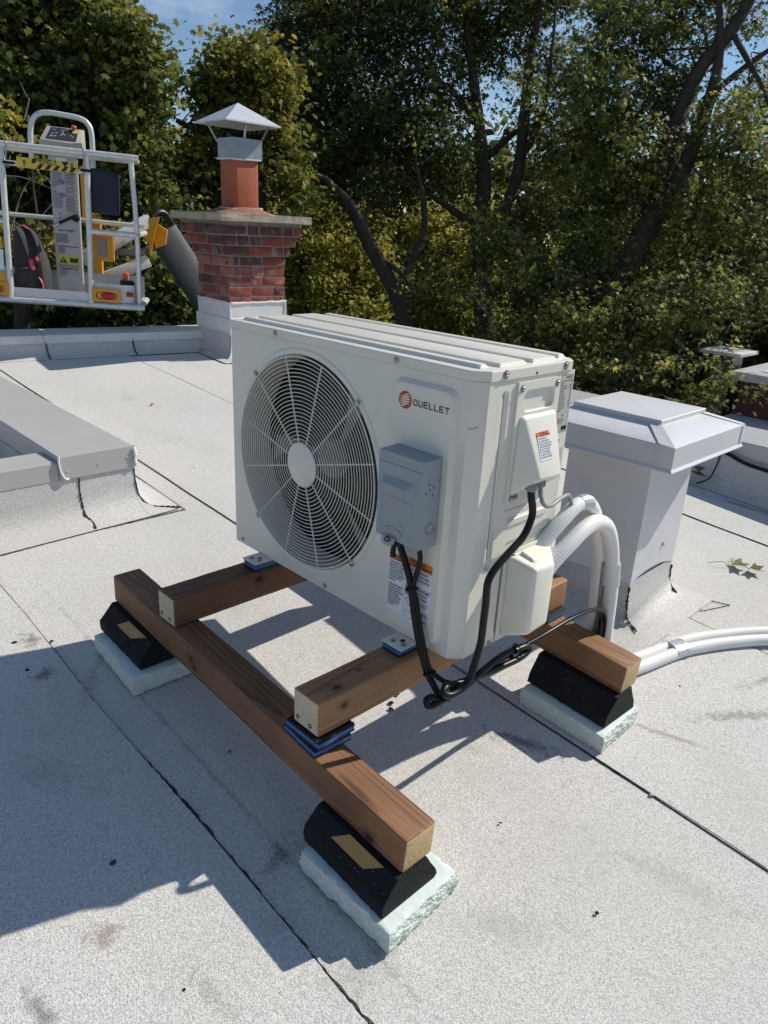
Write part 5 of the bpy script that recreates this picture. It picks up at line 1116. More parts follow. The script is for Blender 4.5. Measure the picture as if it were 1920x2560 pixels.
# floor tray and toe boards
kbox('floor_plate', (UL, 0.02, 0.012), (0.335, VB-0.02, 0.028), 'aluplate', 0.003)
kbox('toe_board', (-0.562, 0.006, 0.026), (-0.012, 0.012, 0.092), 'white', 0.002)
kbox('toe_board', (UL, VB-0.035, 0.026), (0.34, VB-0.028, 0.195), 'aluplate', 0.002)
b_ = B(); prof = [(0.03, 0.014), (0.24, 0.014), (0.30, 0.035), (0.325, 0.085), (0.328, 0.30)]
b_.loft([[K(u, v, w) for u, v in prof] for w in (0.026, 0.030, 0.160, 0.163)], closed=False); b_.build('toe_board', M['white'], lift, smooth=50)
kbox('red_reflector', (0.262, 0.009, 0.078), (0.312, 0.022, 0.112), 'redlens', 0.001)
# tail lights in yellow housings
def tail_light(u0, u1):
    h = kbox('tail_light', (u0, -0.030, 0.030), (u1, -0.012, 0.130), 'yellow', 0.004)
    c = K((u0+u1)/2+0.0, -0.0315, 0.078)
    def oval(rx, rz_, off, n=28): return [c+bv*off+bu*((rx-rz_)*(1 if math.cos(t) > 0 else -1)*min(1, abs(math.cos(t))*3)+rz_*math.cos(t))+bw*(rz_*math.sin(t)) for t in np.linspace(0, 2*math.pi, n, endpoint=False)]
    b = B(); b.loft([oval(0.078, 0.028, -0.001), oval(0.072, 0.024, -0.0015), oval(0.07, 0.022, 0.012)], True, False, True); b.build('lamp_bezel', M['dark'], h, smooth=50)
    b = B(); cc = bu*0.010; b.loft([[p+cc for p in oval(0.052, 0.023, 0.004)], [p+cc for p in oval(0.050, 0.021, -0.006)], [p+cc for p in oval(0.035, 0.012, -0.010)]], True, False, True); b.build('lens', M['redlens'], h, smooth=60)
tail_light(0.014, 0.222); tail_light(-0.80, -0.588)
kbox('mounting_plate', (-0.80, -0.012, 0.130), (-0.600, -0.006, 0.20), 'yellow', 0.002)
# number plate cut by the frame edge
kbox('licence_plate', (-0.83, -0.022, 0.215), (-0.600, -0.014, 0.360), 'paper', 0.002)
put_text('plate_lettering', 'P', 0.125, K(-0.680, -0.0225, 0.262), bu, bw, lift, M['navy'], 0.03, 0.8)
put_text('plate_lettering', '\u25b2', 0.07, K(-0.645, -0.0225, 0.372), bu, bw, lift, M['yellow'], 0.02, 0.8)
# control column
CV = 0.34
kbox('control_column', (-0.308, CV, 0.03), (-0.112, CV+0.06, 1.075), 'aluplate', 0.004)
kbox('column_plate', (-0.312, CV-0.008, 0.985), (-0.108, CV-0.001, 1.085), 'aluplate', 0.002)
kbox('orange_strip', (-0.292, CV-0.012, 1.058), (-0.145, CV-0.009, 1.070), 'orange', 0)
kbox('small_sticker', (-0.255, CV-0.0115, 1.005), (-0.185, CV-0.009, 1.042), 'paper', 0)
kbox('decal_sheet', (-0.302, CV-0.0025, 0.655), (-0.118, CV-0.001, 0.985), 'printgrey', 0)
FM = CV-0.004
for uu, n_l in ((-0.298, 30), (-0.205, 31)):
    b_ = B()
    for k in range(n_l):
        w0 = 0.970-k*0.0102
        if uu == -0.298 and 12 < k < 18: l0, l1 = uu, uu+0.03
        else: l0, l1 = uu+random.choice((0, 0.004)), uu+random.uniform(0.060, 0.082)
        if random.random() < 0.12: continue
        p = [K(l0, FM, w0), K(l1, FM, w0), K(l1, FM, w0+0.0035), K(l0, FM, w0+0.0035)]; b_.face(p)
    b_.build('decal_print', M['inkgrey'], lift, smooth=0)
for u, w in ((-0.142, 0.945), (-0.222, 0.872), (-0.222, 0.780)):
    b_ = B(); c = K(u, FM-0.001, w); b_.tube([c+(bu*math.cos(t)+bw*math.sin(t))*0.014 for t in np.linspace(0, 2*math.pi, 20)], 0.0016, 5, caps=False); b_.tube([c+(bu-bw)*0.0095, c-(bu-bw)*0.0095], 0.0014, 5); b_.build('prohibition_sign', M['ink'], lift)
for u in (-0.262, -0.262):
    pass
for w in (0.640, 0.608):
    b_ = B(); b_.lathe([(0.0, 0.004), (0.007, 0.004), (0.009, 0.0)], K(-0.255, CV, w), -bv, 14); b_.build('button', M['greycable'], lift)
ktube('lever', [(-0.282, CV-0.06, 0.555), (-0.23, CV-0.05, 0.585), (-0.140, CV-0.03, 0.632)], 0.012, 'cable'); ktube('lever_grip', [(-0.300, CV-0.062, 0.546), (-0.255, CV-0.056, 0.570)], 0.014, 'steel')
b_ = B(); b_.lathe([(0.0, 0.05), (0.022, 0.05), (0.026, 0.04), (0.03, 0.0)], K(-0.138, CV, 0.618), -bv, 16); b_.build('lever_pivot', M['cable'], lift)
put_text('decal_print', '\u25b2AVERTISSEMENT', 0.020, K(-0.272, FM, 0.512), bu, bw, lift, M['ink'], 0.01, 0.72)
kbox('decal_sheet', (-0.300, CV-0.0025, 0.425), (-0.122, CV-0.001, 0.500), 'printgrey', 0)
b_ = B()
for k in range(8): b_.face([K(-0.296, FM, 0.490-k*0.0085), K(-0.2-random.uniform(0, .02), FM, 0.490-k*0.0085), K(-0.2, FM, 0.4935-k*0.0085), K(-0.296, FM, 0.4935-k*0.0085)])
b_.build('decal_print', M['inkgrey'], lift, smooth=0)
kbox('decal_sheet', (-0.285, CV-0.0025, 0.345), (-0.132, CV-0.001, 0.408), 'printgrey', 0)
kbox('decal_band', (-0.285, CV-0.0035, 0.396), (-0.132, CV-0.0026, 0.404), 'red', 0)
b_ = B()
for k in range(5): b_.face([K(-0.280, FM, 0.386-k*0.0085), K(-0.23, FM, 0.386-k*0.0085), K(-0.23, FM, 0.3895-k*0.0085), K(-0.280, FM, 0.3895-k*0.0085)])
b_.build('decal_print', M['inkgrey'], lift, smooth=0)
kbox('hazard_decal', (-0.285, CV-0.0025, 0.268), (-0.132, CV-0.001, 0.332), 'decalyel', 0)
sheet('hazard_triangle', [K(-0.276, FM, 0.275), K(-0.222, FM, 0.275), K(-0.249, FM, 0.322)], M['ink'], lift)
put_text('decal_print', '!', 0.038, K(-0.2545, FM-0.001, 0.281), bu, bw, lift, M['decalyel'], 0.03)
sheet('manual_symbol', [K(-0.200, FM, 0.284), K(-0.171, FM, 0.279), K(-0.171, FM, 0.312), K(-0.200, FM, 0.317)], M['lawn'], lift); sheet('manual_symbol', [K(-0.169, FM, 0.279), K(-0.140, FM, 0.284), K(-0.140, FM, 0.317), K(-0.169, FM, 0.312)], M['lawn'], lift)
kbox('maker_decal', (-0.285, CV-0.0025, 0.175), (-0.132, CV-0.001, 0.262), 'printgrey', 0)
kbox('decal_band', (-0.285, CV-0.0035, 0.252), (-0.132, CV-0.0026, 0.259), 'red', 0)
put_text('maker_name', 'CISOLIFT X', 0.030, K(-0.282, FM, 0.222), bu, bw, lift, M['ink'], 0.03, 0.92)
put_text('decal_print', 'MODELE / MODEL\nNO. DE SERIE\nANNEE / YEAR', 0.011, K(-0.280, FM, 0.205), bu, bw, lift, M['inkgrey'], 0.01, 0.7)
# yellow and black banner
kbox('banner', (-0.452, -0.034, 0.930), (-0.040, -0.026, 1.000), 'tapeyellow', 0.002)
for k in range(5):
    u = -0.325+k*0.056
    sheet('banner_stripe', [K(u, -0.0348, 0.932), K(u+0.028, -0.0348, 0.932), K(u+0.055, -0.0348, 0.966), K(u+0.027, -0.0348, 0.966)], M['ink'], lift)
sheet('banner_stripe', [K(-0.352, -0.0348, 0.966), K(-0.330, -0.0348, 0.966), K(-0.312, -0.0348, 0.998), K(-0.345, -0.0348, 0.998)], M['ink'], lift)
sheet('banner_stripe', [K(-0.128, -0.0348, 0.960), K(-0.105, -0.0348, 0.985), K(-0.105, -0.0348, 0.998), K(-0.150, -0.0348, 0.998)], M['ink'], lift)
put_text('banner_lettering', 'CISOLIFT X', 0.026, K(-0.322, -0.0352, 0.982), bu, bw, lift, M['ink'], 0.04, 1.05)
put_text('banner_lettering', 'www.cisolift.com', 0.018, K(-0.300, -0.0352, 0.968), bu, bw, lift, M['ink'], 0.02, 0.95)
put_text('banner_lettering', '1-80', 0.030, K(-0.390, -0.0352, 0.940), bw, -bu, lift, M['ink'], 0.03, 0.75)
put_text('banner_lettering', '8386', 0.030, K(-0.090, -0.0352, 0.992), -bw, bu, lift, M['ink'], 0.03, 0.75)
# control box and hoop guard
b_ = B(); c0 = CV+0.02
b_.hexa([K(-0.365, c0-0.05, 1.095), K(-0.055, c0-0.05, 1.088), K(-0.055, c0+0.10, 1.088), K(-0.365, c0+0.10, 1.095)], [K(-0.362, c0-0.06, 1.150), K(-0.062, c0-0.06, 1.145), K(-0.062, c0+0.11, 1.262), K(-0.335, c0+0.11, 1.265)], 0.006, 2); b_.build('control_box', M['panel'], lift, smooth=35)
pl = lambda s, t, e=0.004: K(-0.362+0.300*s+0.027*t*(1-s), c0-0.06+0.17*t, 1.150-0.005*s+0.115*t)+K(0, -0.56, 0.83)*e
sheet('control_panel', [pl(0.14, 0.12), pl(0.86, 0.12), pl(0.86, 0.92), pl(0.14, 0.92)], M['navy'], lift)
b_ = B()
for _ in range(26):
    s, t = random.uniform(0.2, 0.78), random.uniform(0.18, 0.85); l = random.uniform(0.01, 0.05)
    b_.face([pl(s, t, 0.005), pl(s+l, t, 0.005), pl(s+l, t+0.03, 0.005), pl(s, t+0.03, 0.005)])
b_.build('panel_marking', M['white'], lift, smooth=0)
sheet('panel_marking', [pl(0.72, 0.66, 0.005), pl(0.85, 0.66, 0.005), pl(0.85, 0.90, 0.005), pl(0.72, 0.90, 0.005)], M['decalyel'], lift)
b_ = B(); q = pl(0.74, 0.86, 0.0); b_.lathe([(0.012, 0.0), (0.012, 0.02), (0.020, 0.022), (0.021, 0.032), (0.015, 0.038), (0.0, 0.040)], q, (K(0, -0.45, 0.85)), 18); b_.build('emergency_button', M['packred'], lift)
ktube('hoop_guard', [(-0.425, VB-0.3, 0.95), (-0.425, VB-0.3, 1.12), (-0.412, VB-0.3, 1.25), (-0.365, VB-0.3, 1.318), (-0.29, VB-0.3, 1.338), (-0.20, VB-0.3, 1.336), (-0.07, VB-0.3, 1.325), (-0.01, VB-0.3, 1.29), (0.012, VB-0.3, 1.21), (0.012, VB-0.3, 0.95)], 0.0195)
# yellow bracket and hose box behind
kbox('yellow_bracket', (-0.105, CV+0.08, 0.62), (-0.045, CV+0.14, 1.0), 'yellow', 0.004)
kbox('yellow_bracket', (-0.075, VB+0.02, 0.10), (-0.005, VB+0.10, 0.62), 'yellow', 0.004)
kbox('hose_box', (-0.02, VB-0.09, 0.30), (0.105, VB-0.01, 0.54), 'yellow', 0.004); kbox('box_cover', (-0.015, VB-0.098, 0.335), (0.055, VB-0.091, 0.475), 'greycable', 0.003); kbox('box_cover', (-0.02, VB-0.096, 0.485), (0.10, VB-0.091, 0.54), 'orange', 0.002)
# arms, knuckle and boom, in world positions beyond the chimney
def slab_beam(name, p0, p1, w_, h_, m, up=Vector((0, 0, 1)), bev=0.01):
    p0, p1 = Vector(p0), Vector(p1); d = (p1-p0); l = d.length; d.normalize(); s = d.cross(up).normalized(); u_ = s.cross(d)
    b = B(); b.box((0, -w_/2, -h_/2), (l, w_/2, h_/2), bev, 2)
    for v in b.bm.verts: v.co = p0+d*v.co.x+s*v.co.y+u_*v.co.z-bo
    return b.build(name, M[m], lift, smooth=35)
a0, a1 = at(205, 650, 6.35), at(375, 552, 6.55)
slab_beam('link_arm', a0, a1, 0.11, 0.12, 'white'); slab_beam('link_arm', at(215, 712, 6.35), at(372, 652, 6.5), 0.10, 0.10, 'white')
slab_beam('cylinder', at(262, 628, 6.5), at(366, 632, 6.55), 0.07, 0.07, 'greycable', bev=0.02)
kn = [(371, 545), (399, 542), (386, 592), (377, 642), (373, 640)]
b_ = B(); pts = [at(x, y, 6.42)-bo for x, y in kn]; pts2 = [at(x, y, 6.46)-bo for x, y in kn]; b_.hexa(pts, pts2, 0.003, 1); b_.build('knuckle_plate', M['yellow'], lift, smooth=30)
kn = [(395, 560), (420, 575), (415, 612), (388, 622), (384, 585)]
b_ = B(); b_.hexa([at(x, y, 6.50)-bo for x, y in kn], [at(x, y, 6.72)-bo for x, y in kn], 0.006, 1); b_.build('knuckle', M['yellow'], lift, smooth=30)
kn = [(352, 580), (372, 570), (374, 610), (366, 600), (352, 590)]
b_ = B(); b_.hexa([at(x, y, 6.44)-bo for x, y in kn], [at(x, y, 6.50)-bo for x, y in kn], 0.003, 1); b_.build('knuckle_plate', M['yellow'], lift, smooth=30)
bs, be = at(400, 585, 6.68), at(505, 745, 7.1); be2 = bs+(be-bs)*6.0
slab_beam('boom', bs, be2, 0.16, 0.20, 'boomgrey'); 
off = (at(420, 575, 6.68)-at(400, 590, 6.68)); slab_beam('boom_channel', bs+off*1.15, be2+off*1.15, 0.10, 0.10, 'greycable')
b_ = B(); b_.tube([p-bo for p in spline([at(378, 545, 6.52), at(395, 532, 6.56), at(412, 536, 6.62), at(428, 560, 6.68), at(455, 600, 6.8), at(520, 700, 7.05)], 6)], 0.035, 8); b_.build('hose_bundle', M['cable'], lift, smooth=60)
# straps and rings on the top rail
for u in (-0.52, 0.0):
    ktube('hook', [(u, -0.02, 1.10), (u+0.006, -0.028, 1.04), (u-0.006, -0.026, 0.96), (u-0.004, -0.012, 0.93), (u+0.012, 0.0, 0.93)], 0.0055, 'steel', n=6)
    ktube('strap', [(u-0.022, -0.022, 0.955), (u+0.0, -0.028, 0.955), (u+0.05, -0.01, 0.955)], 0.010, 'cable', n=6)
# soft document bag tied to the middle post
bag = thing('tool_bag', 'flat navy fabric bag tied to the inside of the basket post', 'bag', KW(0.12, 0.04, 0.66)); BO = Vector(bag.location)
b_ = B(); outl = [(0.008, 0.672), (0.012, 0.975), (0.09, 0.978), (0.205, 0.962), (0.232, 0.940), (0.228, 0.68), (0.218, 0.664), (0.10, 0.668)]
b_.hexa([KW(u, 0.028, w)-BO for u, w in outl], [KW(u, 0.075, w)-BO for u, w in outl], 0.008, 2); b_.build('bag_body', M['navy'], bag, smooth=40)
b_ = B(); b_.tube([KW(u, 0.026, w)-BO for u, w in ((0.012, 0.972), (0.09, 0.975), (0.203, 0.958), (0.228, 0.936), (0.224, 0.682))], 0.004, 6); b_.build('piping', M['cable'], bag)

# backpack standing in the basket
bp = thing('backpack', 'charcoal backpack with red straps standing in the lift basket', 'backpack', KW(-0.46, 0.22, 0.03)); PO = Vector(bp.location)
b_ = B(); loops = []
for w, u0, u1, v0, v1 in ((0.03, -0.575, -0.335, 0.14, 0.34), (0.06, -0.585, -0.325, 0.12, 0.36), (0.16, -0.585, -0.328, 0.11, 0.37), (0.28, -0.58, -0.345, 0.115, 0.36), (0.40, -0.575, -0.375, 0.13, 0.345), (0.48, -0.565, -0.41, 0.15, 0.325), (0.525, -0.545, -0.455, 0.18, 0.30), (0.535, -0.52, -0.48, 0.22, 0.27)):
    cu_, cv_ = (u0+u1)/2, (v0+v1)/2; hu, hv = (u1-u0)/2, (v1-v0)/2
    loops.append([KW(cu_+hu*math.copysign(abs(math.cos(t))**0.55, math.cos(t))*(1+0.03*math.sin(5*t+w*20)), cv_+hv*math.copysign(abs(math.sin(t))**0.55, math.sin(t)), w+0.008*math.sin(3*t+w*9))-PO for t in np.linspace(0, 2*math.pi, 28, endpoint=False)])
b_.loft(loops, True, True, True); b_.build('pack_body', M['pack'], bp, smooth=60)
b_ = B(); loops = []
for w, u0, u1, v0 in ((0.05, -0.56, -0.42, 0.115), (0.07, -0.57, -0.41, 0.085), (0.17, -0.57, -0.41, 0.075), (0.22, -0.56, -0.42, 0.085), (0.245, -0.545, -0.44, 0.11)):
    loops.append([KW(u, v, w)-PO for u, v in ((u0, 0.15), (u0, v0+0.02), (u0+0.02, v0), (u1-0.02, v0), (u1, v0+0.02), (u1, 0.15))])
b_.loft(loops, True, True, True); b_.build('front_pocket', M['pack'], bp, smooth=60)
def strap_(name, pts, w_, m):
    b = B(); b.tube([KW(*p)-PO for p in spline(pts, 6)], w_, 6, flat=0.35); return b.build(name, M[m], bp, smooth=60)
strap_('shoulder_strap', [(-0.54, 0.15, 0.52), (-0.50, 0.10, 0.50), (-0.46, 0.085, 0.40), (-0.435, 0.085, 0.28), (-0.45, 0.085, 0.14), (-0.50, 0.09, 0.05)], 0.024, 'pack')
strap_('shoulder_strap', [(-0.47, 0.16, 0.52), (-0.42, 0.13, 0.50), (-0.385, 0.11, 0.42), (-0.36, 0.105, 0.28), (-0.35, 0.11, 0.12), (-0.365, 0.12, 0.04)], 0.022, 'pack')
strap_('red_trim', [(-0.50, 0.16, 0.535), (-0.47, 0.13, 0.53), (-0.44, 0.125, 0.515)], 0.012, 'packred')
strap_('red_trim', [(-0.43, 0.075, 0.30), (-0.425, 0.072, 0.255), (-0.415, 0.075, 0.225)], 0.018, 'packred')
strap_('red_trim', [(-0.39, 0.085, 0.32), (-0.385, 0.082, 0.29)], 0.016, 'packred')
strap_('red_trim', [(-0.385, 0.085, 0.17), (-0.365, 0.075, 0.14), (-0.36, 0.08, 0.10), (-0.375, 0.075, 0.045)], 0.009, 'packred')
# bottle with an orange cap at the basket's right end
bt = thing('spray_can', 'dark container with a square orange cap in the basket corner', 'bottle', KW(0.245, 0.22, 0.03)); TO = Vector(bt.location)
b_ = B(); b_.lathe([(0.0, 0.0), (0.055, 0.0), (0.058, 0.01), (0.058, 0.135), (0.05, 0.155), (0.0, 0.157)], (0, 0, 0), bw, 24); b_.build('can_body', M['navy'], bt, smooth=40)
b_ = B(); b_.box((-0.022, -0.022, 0), (0.022, 0.022, 0.058), 0.005, 2)
for v in b_.bm.verts: v.co = bu*(v.co.x-0.012)+bv*v.co.y+bw*(v.co.z+0.155)
b_.build('cap', M['orangecap'], bt, smooth=40)

# ------------------------------------------------------------------ ground far below, neighbour house
GZ = -6.2
b_ = B(); n = 40
b_.face([(-600, -600, GZ), (600, -600, GZ), (600, 600, GZ), (-600, 600, GZ)]); tag(b_.build('ground', M['lawn'], smooth=0), kind='structure')
nh = thing('neighbour_house', 'flat roofed dark brick house behind the parapet at right edge', 'house', (3.0, 11.0, GZ)); NO = Vector(nh.location)
def nbox(name, lo, hi, m, bev=0.0): b = B(); up_ = Vector((0, 0, 0.13)); b.box(Vector(lo)-NO+(up_ if lo[2] > GZ else up_*0), Vector(hi)-NO+up_, bev, 2); return b.build(name, M[m], nh, smooth=30)
nbox('wall', (-1.55, 8.28, GZ), (9, 16, -0.70), 'housebrick')
nbox('coping', (-1.66, 8.17, -0.70), (9.1, 16.1, -0.595), 'copingw', 0.01)
nbox('roof_membrane', (-1.4, 8.45, -0.60), (8.9, 15.9, -0.585), 'upstand')
nbox('skylight', (-0.95, 9.0, -0.585), (1.5, 10.4, -0.30), 'copingw', 0.03)
nbox('chimney_stack', (-1.98, 8.40, GZ), (-1.74, 8.7, -0.44), 'boomgrey'); nbox('chimney_slab', (-2.12, 8.22, -0.44), (-1.60, 8.8, -0.395), 'copingw', 0.01)
nbox('lower_wall', (-1.6, 7.35, GZ), (9, 8.27, -1.20), 'housebrick'); nbox('lower_coping', (-1.72, 7.20, -1.20), (9.1, 7.42, -1.08), 'slab', 0.01); nbox('lower_roof', (-1.58, 7.40, -1.20), (9.0, 8.275, -1.13), 'upstand')

# ------------------------------------------------------------------ foliage
def leaf_shape(kind):
    if kind == 'maple':
        rad = [(90, 1.0), (66, .56), (42, .90), (18, .50), (-8, .66), (-90, .16)]
    elif kind == 'cut':
        rad = [(90, 1.0), (68, .36), (44, .85), (14, .34), (-10, .50), (-90, .12)]
    else:
        rad = [(90, 1.0), (25, .55), (-90, .6)]
    R_ = [(math.cos(math.radians(a))*r, math.sin(math.radians(a))*r) for a, r in rad]
    Lf = [(-x, y) for x, y in R_[::-1][1:-1]] if kind != 'x' else []
    o = R_+Lf; v = [(x*0.5, y*0.5+0.12, -0.10*abs(x)-0.06*y*y) for x, y in o]
    v = [(0, 0.08, 0.0)]+v; m_ = len(o); f = [(0, 1+(i+1) % m_, 1+i) for i in range(m_)]
    return np.array(v), np.array(f)
LEAFK = 7.6
SHAPES = {k: leaf_shape(k) for k in ('maple', 'cut', 'oval')}
def leaves_mesh(name, P, Nn, S, tint, kind, m):
    V, F = SHAPES[kind]; n = len(P); k = len(V)
    Nn = Nn/np.linalg.norm(Nn, axis=1, keepdims=True); a = rng.normal(size=(n, 3)); a -= Nn*np.sum(a*Nn, 1, keepdims=True); a /= np.linalg.norm(a, axis=1, keepdims=True)
    # tips tend to hang down
    g = np.tile(np.array([[0, 0, -1.0]]), (n, 1)); g -= Nn*np.sum(g*Nn, 1, keepdims=True); a = a*0.8+g*0.9; a /= np.maximum(1e-6, np.linalg.norm(a, axis=1, keepdims=True)); b = np.cross(a, Nn)
    sc = S[:, None, None]; W_ = P[:, None, :]+sc*(V[None, :, 0:1]*b[:, None, :]+V[None, :, 1:2]*a[:, None, :]+V[None, :, 2:3]*Nn[:, None, :])
    verts = W_.reshape(-1, 3); faces = (F[None]+(np.arange(n)*k)[:, None, None]).reshape(-1, 3)
    me = bpy.data.meshes.new(name); me.vertices.add(len(verts)); me.vertices.foreach_set('co', verts.astype(np.float32).ravel())
    me.loops.add(faces.size); me.loops.foreach_set('vertex_index', faces.astype(np.int32).ravel())
    me.polygons.add(len(faces)); me.polygons.foreach_set('loop_start', np.arange(0, faces.size, 3, dtype=np.int32)); me.polygons.foreach_set('loop_total', np.full(len(faces), 3, dtype=np.int32))
    at_ = me.attributes.new('tint', 'FLOAT', 'POINT'); at_.data.foreach_set('value', np.repeat(tint, k).astype(np.float32))
    me.update(calc_edges=True); me.materials.append(m); return me
def fill(blobs, per_m3, size, spray=11, up=0.5):
    """leafy sprays scattered through ellipsoid lobes; blobs = (centre, radii xyz in camera axes, density, tint shift)"""
    PP, NN, SS, TT = [], [], [], []
    Rw = np.array([[CR.x, CR.y, CR.z], [CF.x, CF.y, CF.z], [CU.x, CU.y, CU.z]])
    for c, r, den, ts in blobs:
        vol = 4/3*math.pi*r[0]*r[1]*r[2]; ns = max(4, int(vol*per_m3*LEAFK*den/spray))
        d = rng.normal(size=(ns, 3)); d /= np.linalg.norm(d, axis=1, keepdims=True)
        rad = rng.random(ns)**0.42*(1+0.10*rng.normal(size=ns)); r_e = np.maximum(np.array(r)*0.5, np.array(r)-1.7*size); loc = d*rad[:, None]*r_e[None]; cen = np.array(c)[None]+loc@Rw
        outw = (d@Rw)
        # each spray: leaves along a drooping twig
        tw = outw*0.7+rng.normal(size=(ns, 3))*0.55; tw[:, 2] -= 0.15; tw /= np.linalg.norm(tw, axis=1, keepdims=True)
        ln = size*rng.uniform(1.6, 3.6, size=ns)
        t = rng.random((ns, spray)); off = rng.normal(size=(ns, spray, 3))*size*0.55; off[:, :, 2] *= 0.6
        p = cen[:, None, :]+tw[:, None, :]*(t*ln[:, None])[:, :, None]+off
        nn = np.array([0, 0, up])[None, None]+outw[:, None, :]*0.35+rng.normal(size=(ns, spray, 3))*0.55
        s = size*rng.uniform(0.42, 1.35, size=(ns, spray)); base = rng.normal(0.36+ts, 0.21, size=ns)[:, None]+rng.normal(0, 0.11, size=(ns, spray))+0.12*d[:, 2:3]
        PP.append(p.reshape(-1, 3)); NN.append(nn.reshape(-1, 3)); SS.append(s.ravel()); TT.append(np.clip(base, 0, 1).ravel())
    return np.concatenate(PP), np.concatenate(NN), np.concatenate(SS), np.concatenate(TT)
def wig(pts, amp=0.06, n=5):
    P = spline(pts, n); return [p+Vector((random.uniform(-1, 1), random.uniform(-1, 1), random.uniform(-1, 1)))*amp*0.35 for p in P]
def tree(label, trunk, limbs, blobs, per, size, kind, leafm, spray=11, name='tree', group='trees around the roof', twigs=True, up=0.5):
    """trunk/limbs: lists of (px, py, depth, radius); blobs: (px, py, depth, rx px, ry px, rdepth m, density, tint)"""
    base = at(*trunk[0][:3]); root = Vector((base.x, base.y, GZ)); t = thing(name, label, 'tree', root, group=group)
    b = B(); n0 = trunk[0]
    tp = [root+Vector((random.uniform(-.1, .1), random.uniform(-.1, .1), -0.1)), root.lerp(base, 0.5)+Vector((0.05, 0.03, 0))]+[at(*q[:3]) for q in trunk]; tr = [trunk[0][3]*1.45, trunk[0][3]*1.12]+[q[3] for q in trunk]
    P = spline(tp, 6); R_ = np.interp(np.linspace(0, len(tr)-1, len(P)), range(len(tr)), tr).tolist(); b.tube([p-root for p in P], [r*random.uniform(.93, 1.07) for r in R_], 10)
    b.build('trunk', M['bark'], t, smooth=70)
    nodes = [(p, r) for p, r in zip(P, R_)][len(P)//3:]
    for lm in limbs:
        b = B(); P2 = spline([at(*q[:3]) for q in lm], 6); R2 = np.interp(np.linspace(0, len(lm)-1, len(P2)), range(len(lm)), [q[3] for q in lm]).tolist()
        b.tube([p-root for p in P2], [r*random.uniform(.92, 1.08) for r in R2], 8); b.build('limb', M['bark'], t, smooth=70); nodes += list(zip(P2, R2))
    bl = []; tb = B()
    for (px, py, d, rx, ry, rd, den, ts) in blobs:
        c = at(px, py, d); bl.append((c, (rx*d/FPX, rd, ry*d/FPX), den, ts))
        if twigs:
            near = sorted(nodes, key=lambda e: (e[0]-c).length)[:9]
            for k in range(3):
                q = random.choice(near); s0 = q[0]
                e = c+CR*random.uniform(-.6, .6)*rx*d/FPX+CU*random.uniform(-.5, .5)*ry*d/FPX+CF*random.uniform(-.5, .5)*rd
                m_ = s0.lerp(e, 0.5)+Vector((random.uniform(-.2, .2), random.uniform(-.2, .2), random.uniform(-.05, .25)))
                pp = spline([s0, m_, e], 6); r0 = min(q[1]*0.35, 0.022); tb.tube([p-root for p in pp], [r0*(1-0.85*i/(len(pp)-1)) for i in range(len(pp))], 5)
    if twigs and len(tb.bm.verts): tag(tb.build('branches', M['bark'], t, smooth=70), kind='stuff')
    else: tb.bm.free()
    P_, N_, S_, T_ = fill(bl, per, size, spray, up)
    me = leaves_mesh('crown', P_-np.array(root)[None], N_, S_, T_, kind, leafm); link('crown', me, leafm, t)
    return t
# left maples, close behind the basket
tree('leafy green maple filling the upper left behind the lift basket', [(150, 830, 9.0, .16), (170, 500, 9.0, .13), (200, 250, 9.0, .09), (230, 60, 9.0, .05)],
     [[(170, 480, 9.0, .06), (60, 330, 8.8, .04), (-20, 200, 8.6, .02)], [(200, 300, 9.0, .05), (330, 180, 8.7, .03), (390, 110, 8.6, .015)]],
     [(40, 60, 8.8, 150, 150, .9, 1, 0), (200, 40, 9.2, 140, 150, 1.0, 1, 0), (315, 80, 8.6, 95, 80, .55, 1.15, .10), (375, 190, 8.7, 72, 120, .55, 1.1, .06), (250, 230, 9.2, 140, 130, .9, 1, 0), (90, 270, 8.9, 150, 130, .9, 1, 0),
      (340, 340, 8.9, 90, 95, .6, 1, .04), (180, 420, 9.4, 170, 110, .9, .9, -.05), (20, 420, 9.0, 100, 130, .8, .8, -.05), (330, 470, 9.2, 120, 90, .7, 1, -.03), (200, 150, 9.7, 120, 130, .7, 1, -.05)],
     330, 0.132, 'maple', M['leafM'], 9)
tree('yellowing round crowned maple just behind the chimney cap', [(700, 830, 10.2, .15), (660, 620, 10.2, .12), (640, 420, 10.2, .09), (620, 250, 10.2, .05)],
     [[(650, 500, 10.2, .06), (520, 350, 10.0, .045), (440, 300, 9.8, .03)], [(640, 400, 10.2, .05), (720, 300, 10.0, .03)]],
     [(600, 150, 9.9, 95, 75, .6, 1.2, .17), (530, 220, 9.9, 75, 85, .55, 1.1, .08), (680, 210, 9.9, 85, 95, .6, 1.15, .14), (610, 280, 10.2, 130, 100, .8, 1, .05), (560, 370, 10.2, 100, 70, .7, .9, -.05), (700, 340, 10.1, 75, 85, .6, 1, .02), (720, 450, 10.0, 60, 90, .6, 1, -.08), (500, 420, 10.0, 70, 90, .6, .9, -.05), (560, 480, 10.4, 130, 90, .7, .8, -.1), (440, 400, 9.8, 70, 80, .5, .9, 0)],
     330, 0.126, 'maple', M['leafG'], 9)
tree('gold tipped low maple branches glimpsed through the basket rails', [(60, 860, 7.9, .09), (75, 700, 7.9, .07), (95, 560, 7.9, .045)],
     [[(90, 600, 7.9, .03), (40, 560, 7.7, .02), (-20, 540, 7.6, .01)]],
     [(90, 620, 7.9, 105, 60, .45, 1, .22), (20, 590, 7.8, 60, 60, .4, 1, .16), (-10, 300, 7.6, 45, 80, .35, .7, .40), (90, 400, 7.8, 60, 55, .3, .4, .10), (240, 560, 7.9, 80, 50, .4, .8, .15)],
     300, 0.115, 'maple', M['leafG'], 8)
